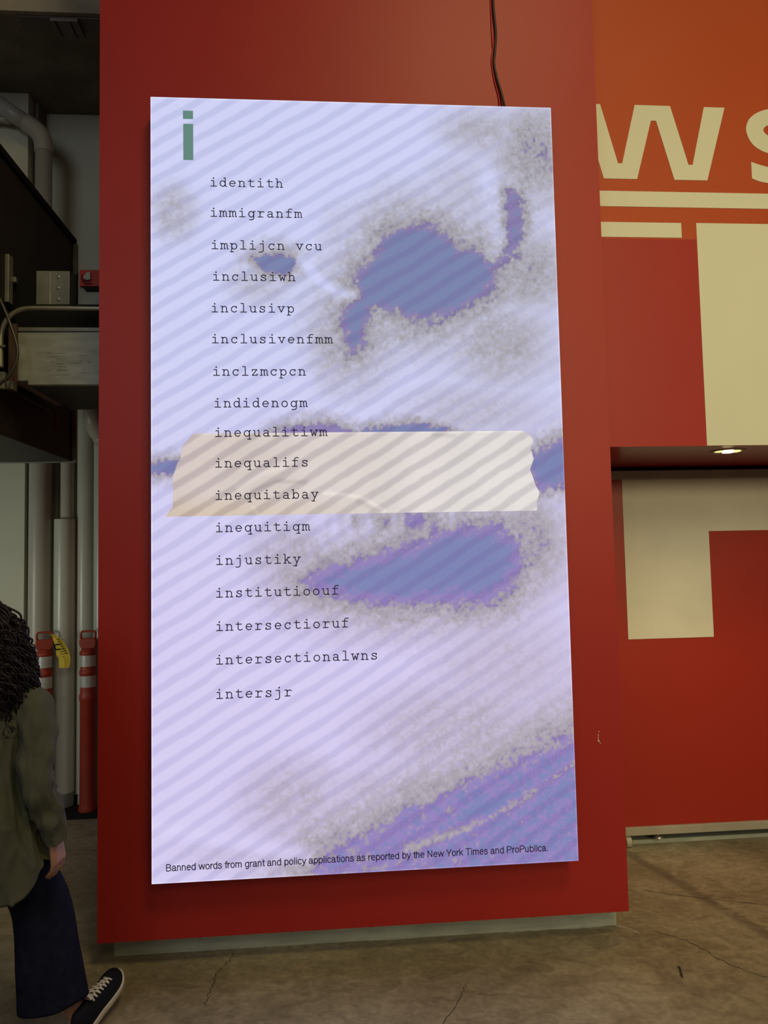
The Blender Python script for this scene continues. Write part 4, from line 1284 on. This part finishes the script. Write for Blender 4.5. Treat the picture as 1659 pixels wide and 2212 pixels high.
for SH, EL, WR, sg in ((R_SH, R_EL, R_WR, 1), (L_SH, L_EL, L_WR, -1)):
    path = spline([SH + Vector((-sg * 0.045, 0, 0.018)), SH + Vector((sg * 0.004, 0, 0.0)), SH.lerp(EL, 0.5) + Vector((sg * 0.008, -0.005, 0)), EL + Vector((sg * 0.0, -0.008, 0)), EL.lerp(WR, 0.55), WR + Vector((0, 0, -0.008))], 10)
    rs = [0.050, 0.056, 0.053, 0.049, 0.044, 0.034]
    rr_, n_ = [], len(path)
    for i, p in enumerate(path):
        u = i / (n_ - 1) * 5
        t_ = (path[min(i + 1, n_ - 1)] - path[max(i - 1, 0)]).normalized()
        ax = Vector((1, 0, 0)) - t_ * t_.x
        ax.normalize()
        ay = t_.cross(ax)
        r = float(np.interp(u, range(6), rs))
        ring = []
        for k in range(40):
            th = 2 * math.pi * k / 40
            w_ = 0.0022 * math.sin(i * 0.9 + th * 2) * sstep(0.8, 2.5, u) + 0.012 * wnoise((math.cos(th) * 0.5, math.sin(th) * 0.5, i * 0.09), 2.2, 8 + sg)
            rg = 1 - abs(wnoise((math.cos(th) * 0.8 + i * 0.02, math.sin(th) * 0.8, i * 0.045), 2.6, 12 + sg)) * 2.4
            w_ += 0.010 * (max(rg, 0) ** 2.5 - 0.25) * sstep(0.6, 2.0, u)
            q = p + (ax * math.cos(th) * (r + w_) + ay * math.sin(th) * (r * 1.08 + w_))
            ring.append(q)
        rr_.append(ring)
    MB().loft(rr_, cap=False).build('sleeve', M_shirt, person, smooth=True)
# collar band and yoke seam
cb = MB().loft([[(0.066 * math.cos(2 * math.pi * k / 40), 0.062 * math.sin(2 * math.pi * k / 40) - 0.006, z) for k in range(40)] for z in (1.270, 1.300)], cap=False)
cb.build('collar', M_shirt, person, smooth=True)

# trousers
rings_r = []


def leg_rings(HP, KN, hem_c, rh, tilt, sgn):
    path = spline([HP + Vector((0, 0, 0.02)), HP.lerp(KN, 0.5), KN, KN.lerp(hem_c, 0.55), hem_c], 10)
    out, n2 = [], len(path)
    for i, p in enumerate(path):
        u = i / (n2 - 1) * 4
        rx = float(np.interp(u, range(5), [0.108, 0.098, 0.092, 0.100, rh]))
        ry = float(np.interp(u, range(5), [0.130, 0.112, 0.106, 0.108, rh * 0.92]))
        ring = []
        for k in range(56):
            th = 2 * math.pi * k / 56
            fo = (0.002 + 0.010 * sstep(0.8, 4, u)) * (math.sin(th * 3 + 0.6) * 0.6 + math.sin(th * 5 + i * 0.15) * 0.4)
            ring.append((p.x + (rx + fo) * math.cos(th), p.y + (ry + fo) * math.sin(th), p.z + tilt * math.cos(th) * rx * sstep(2, 4, u)))
        out.append(ring)
    inn = [[((q[0] - path[-1 - j].x) * 0.97 + path[-1 - j].x, (q[1] - path[-1 - j].y) * 0.97 + path[-1 - j].y, q[2] + 0.001) for q in out[-1 - j]] for j in range(0, 12)]
    return out + inn


HEM_R = loc_(-1.136, -0.34, 0.163)
HEM_L = loc_(-1.465, -0.72, 0.20)
tr = MB()
hips = []
for i in range(14):
    z = 0.96 - 0.24 * i / 13
    a = float(np.interp(z, [0.72, 0.80, 0.96], [0.186, 0.176, 0.148]))
    b = float(np.interp(z, [0.72, 0.80, 0.96], [0.116, 0.118, 0.100]))
    hips.append([(a * math.cos(2 * math.pi * k / 56), b * math.sin(2 * math.pi * k / 56), z) for k in range(56)])
tr.loft(hips, cap=True)
trou = tr.build('trousers', M_denim, person, smooth=True)
MB().loft(leg_rings(R_HIP, R_KN, HEM_R, 0.112, 0.06, 1), cap=False).build('trouser_leg', M_denim, person, smooth=True)
MB().loft(leg_rings(L_HIP, L_KN, HEM_L, 0.122, 0.0, -1), cap=False).build('trouser_leg', M_denim, person, smooth=True)

# sneakers
FOOT = [(-0.030, -0.100), (-0.034, -0.05), (-0.032, 0.0), (-0.036, 0.05), (-0.043, 0.09), (-0.042, 0.12), (-0.030, 0.148), (-0.008, 0.158), (0.016, 0.152), (0.036, 0.128), (0.044, 0.095), (0.042, 0.05), (0.036, 0.0), (0.034, -0.05), (0.028, -0.098), (0.0, -0.118)]


def sneaker(heel, toe, roll=0.0):
    outl = [tuple(p)[:2] for p in spline([(x, y, 0) for x, y in FOOT], 4, closed=True)]
    yv = (toe - heel).normalized()
    xv = yv.cross(Vector((0, 0, 1))).normalized()
    zv = xv.cross(yv)
    M = Matrix((xv, yv, zv)).transposed().to_4x4()
    mid = (toe + heel) / 2
    M.translation = mid
    M = M @ Matrix.Rotation(roll, 4, 'Y')

    def fin(o):
        o.data.transform(M)
        return o

    def scale_ring(s, z, dy=0.0, ly=1.0):
        return [(x * s, y * s * ly + dy, z + (0.012 * max(0, (y - 0.10) / 0.05) ** 2 * 0.4)) for x, y in outl]

    sh = fin(MB().loft([scale_ring(0.99, 0.020), scale_ring(1.0, 0.034), scale_ring(0.97, 0.044)]).build('shoe', M_canvas, person, smooth=True))
    # upper: sections along the foot
    secs = []
    for y, w, h, zo in [(0.146, 0.014, 0.018, 0.028), (0.135, 0.030, 0.026, 0.028), (0.11, 0.038, 0.034, 0.028), (0.08, 0.0405, 0.042, 0.028), (0.045, 0.039, 0.054, 0.028), (0.01, 0.036, 0.068, 0.028), (-0.025, 0.034, 0.078, 0.028), (-0.06, 0.033, 0.080, 0.028), (-0.09, 0.029, 0.082, 0.028), (-0.110, 0.017, 0.078, 0.028)]:
        secs.append([(w * math.cos(a) * (1 if math.sin(a) > 0 else 1), y, zo + h * (abs(math.sin(a)) ** 0.8)) for a in [math.pi * k / 22 for k in range(23)]])
    up_ = MB().loft(secs, cap=True)
    me_ = up_.build('upper', M_canvas, sh, smooth=True)
    fin(me_)
    sole = MB().loft([scale_ring(0.98, 0.0), scale_ring(1.05, 0.004), scale_ring(1.06, 0.016), scale_ring(1.055, 0.029), scale_ring(1.0, 0.031)])
    fin(sole.build('sole', M_solew, sh, smooth=True))
    for j in range(6):
        y = 0.078 - 0.020 * j
        hh = 0.028 + float(np.interp(y, [-0.06, -0.025, 0.01, 0.045, 0.08], [0.080, 0.078, 0.068, 0.054, 0.042])) + 0.003
        w = 0.017 + 0.002 * j
        for s in (-1, 1):
            lace = MB().tube(spline([(-s * w, y - 0.004, hh - 0.009), (-s * w * 0.4, y, hh - 0.0005), (s * w * 0.3, y + 0.009, hh - 0.001), (s * w, y + 0.014, hh - 0.010)], 4), 0.0032, 8)
            fin(lace.build('lace', M_lace, sh, smooth=True))
    lin_ = MB().loft([[(0.022 * math.cos(a), -0.020 + 0.0 * a + y_, 0.108 + z_ + 0.012 * math.sin(a)) for a in [math.pi * k / 10 for k in range(11)]] for y_, z_ in ((0.0, -0.006), (-0.018, 0.004), (-0.022, 0.012))], cap=False)
    fin(lin_.build('tongue', M_lace, sh, smooth=True))
    return sh


sneaker(loc_(-1.062, -0.35, 0.0), loc_(-0.985, -0.112, 0.078), 0.10)
sneaker(loc_(-1.475, -0.80, 0.006), loc_(-1.42, -0.56, 0.004))

# hair: a full mass of curls
hb = MB()
rings = []
for i in range(22):
    u = i / 21
    z = 1.548 - 0.31 * u
    r = float(np.interp(u, [0, 0.06, 0.15, 0.3, 0.5, 0.75, 0.92, 1.0], [0.02, 0.060, 0.092, 0.118, 0.136, 0.152, 0.148, 0.09]))
    ring = []
    for k in range(48):
        th = 2 * math.pi * k / 48
        fr = max(0, math.sin(th))
        rr_ = r * (1 - 0.42 * fr * (1 if u > 0.22 else u / 0.22))
        rr_ += 0.012 * wnoise((math.cos(th) * 3, math.sin(th) * 3, z * 14), 1.6, 2)
        ring.append((rr_ * math.cos(th), -0.012 + rr_ * 0.92 * math.sin(th), z))
    rings.append(ring)
hair_o = hb.loft(rings)
rh = random.Random(8)
for q in range(620):
    th = rh.uniform(0, 2 * math.pi)
    if math.sin(th) > 0.45:
        th = -th
    u0 = rh.random() ** 0.8 * 0.72
    ln = rh.uniform(0.12, 0.22)
    trn = rh.uniform(7, 17)
    dr = rh.uniform(-0.008, 0.010)
    hr = rh.uniform(0.007, 0.015)
    ph = rh.uniform(0, 6.28)
    pts = []
    npt = 30
    for j in range(npt):
        s = j / (npt - 1)
        z = 1.556 - 0.31 * u0 - ln * s
        u = min(1.12, (1.550 - z) / 0.31)
        r = float(np.interp(u, [-0.1, 0, 0.06, 0.15, 0.3, 0.5, 0.75, 0.92, 1.0, 1.12], [0.0, 0.03, 0.066, 0.100, 0.126, 0.146, 0.166, 0.172, 0.168, 0.15]))
        fr_ = max(0, math.sin(th))
        r *= (1 - 0.38 * fr_)
        r += dr + 0.010 * s
        a = ph + s * trn
        rad = r + hr * math.cos(a)
        tt_ = th + hr * math.sin(a) / max(r, 0.05)
        pts.append((rad * math.cos(tt_), -0.012 + rad * 0.92 * math.sin(tt_), z + hr * 0.5 * math.sin(a + 1)))
    hair_o.tube(pts, [0.0042 * (1 - 0.6 * j / npt) for j in range(npt)], 5)
hair_obj = hair_o.build('hair', M_hair, person, smooth=True, fix=False)
MB().tube([(-0.02, -0.122, 1.485), (0.015, -0.128, 1.487), (0.045, -0.122, 1.484)], 0.0025, 8).build('hair_clip', M_gold, person)
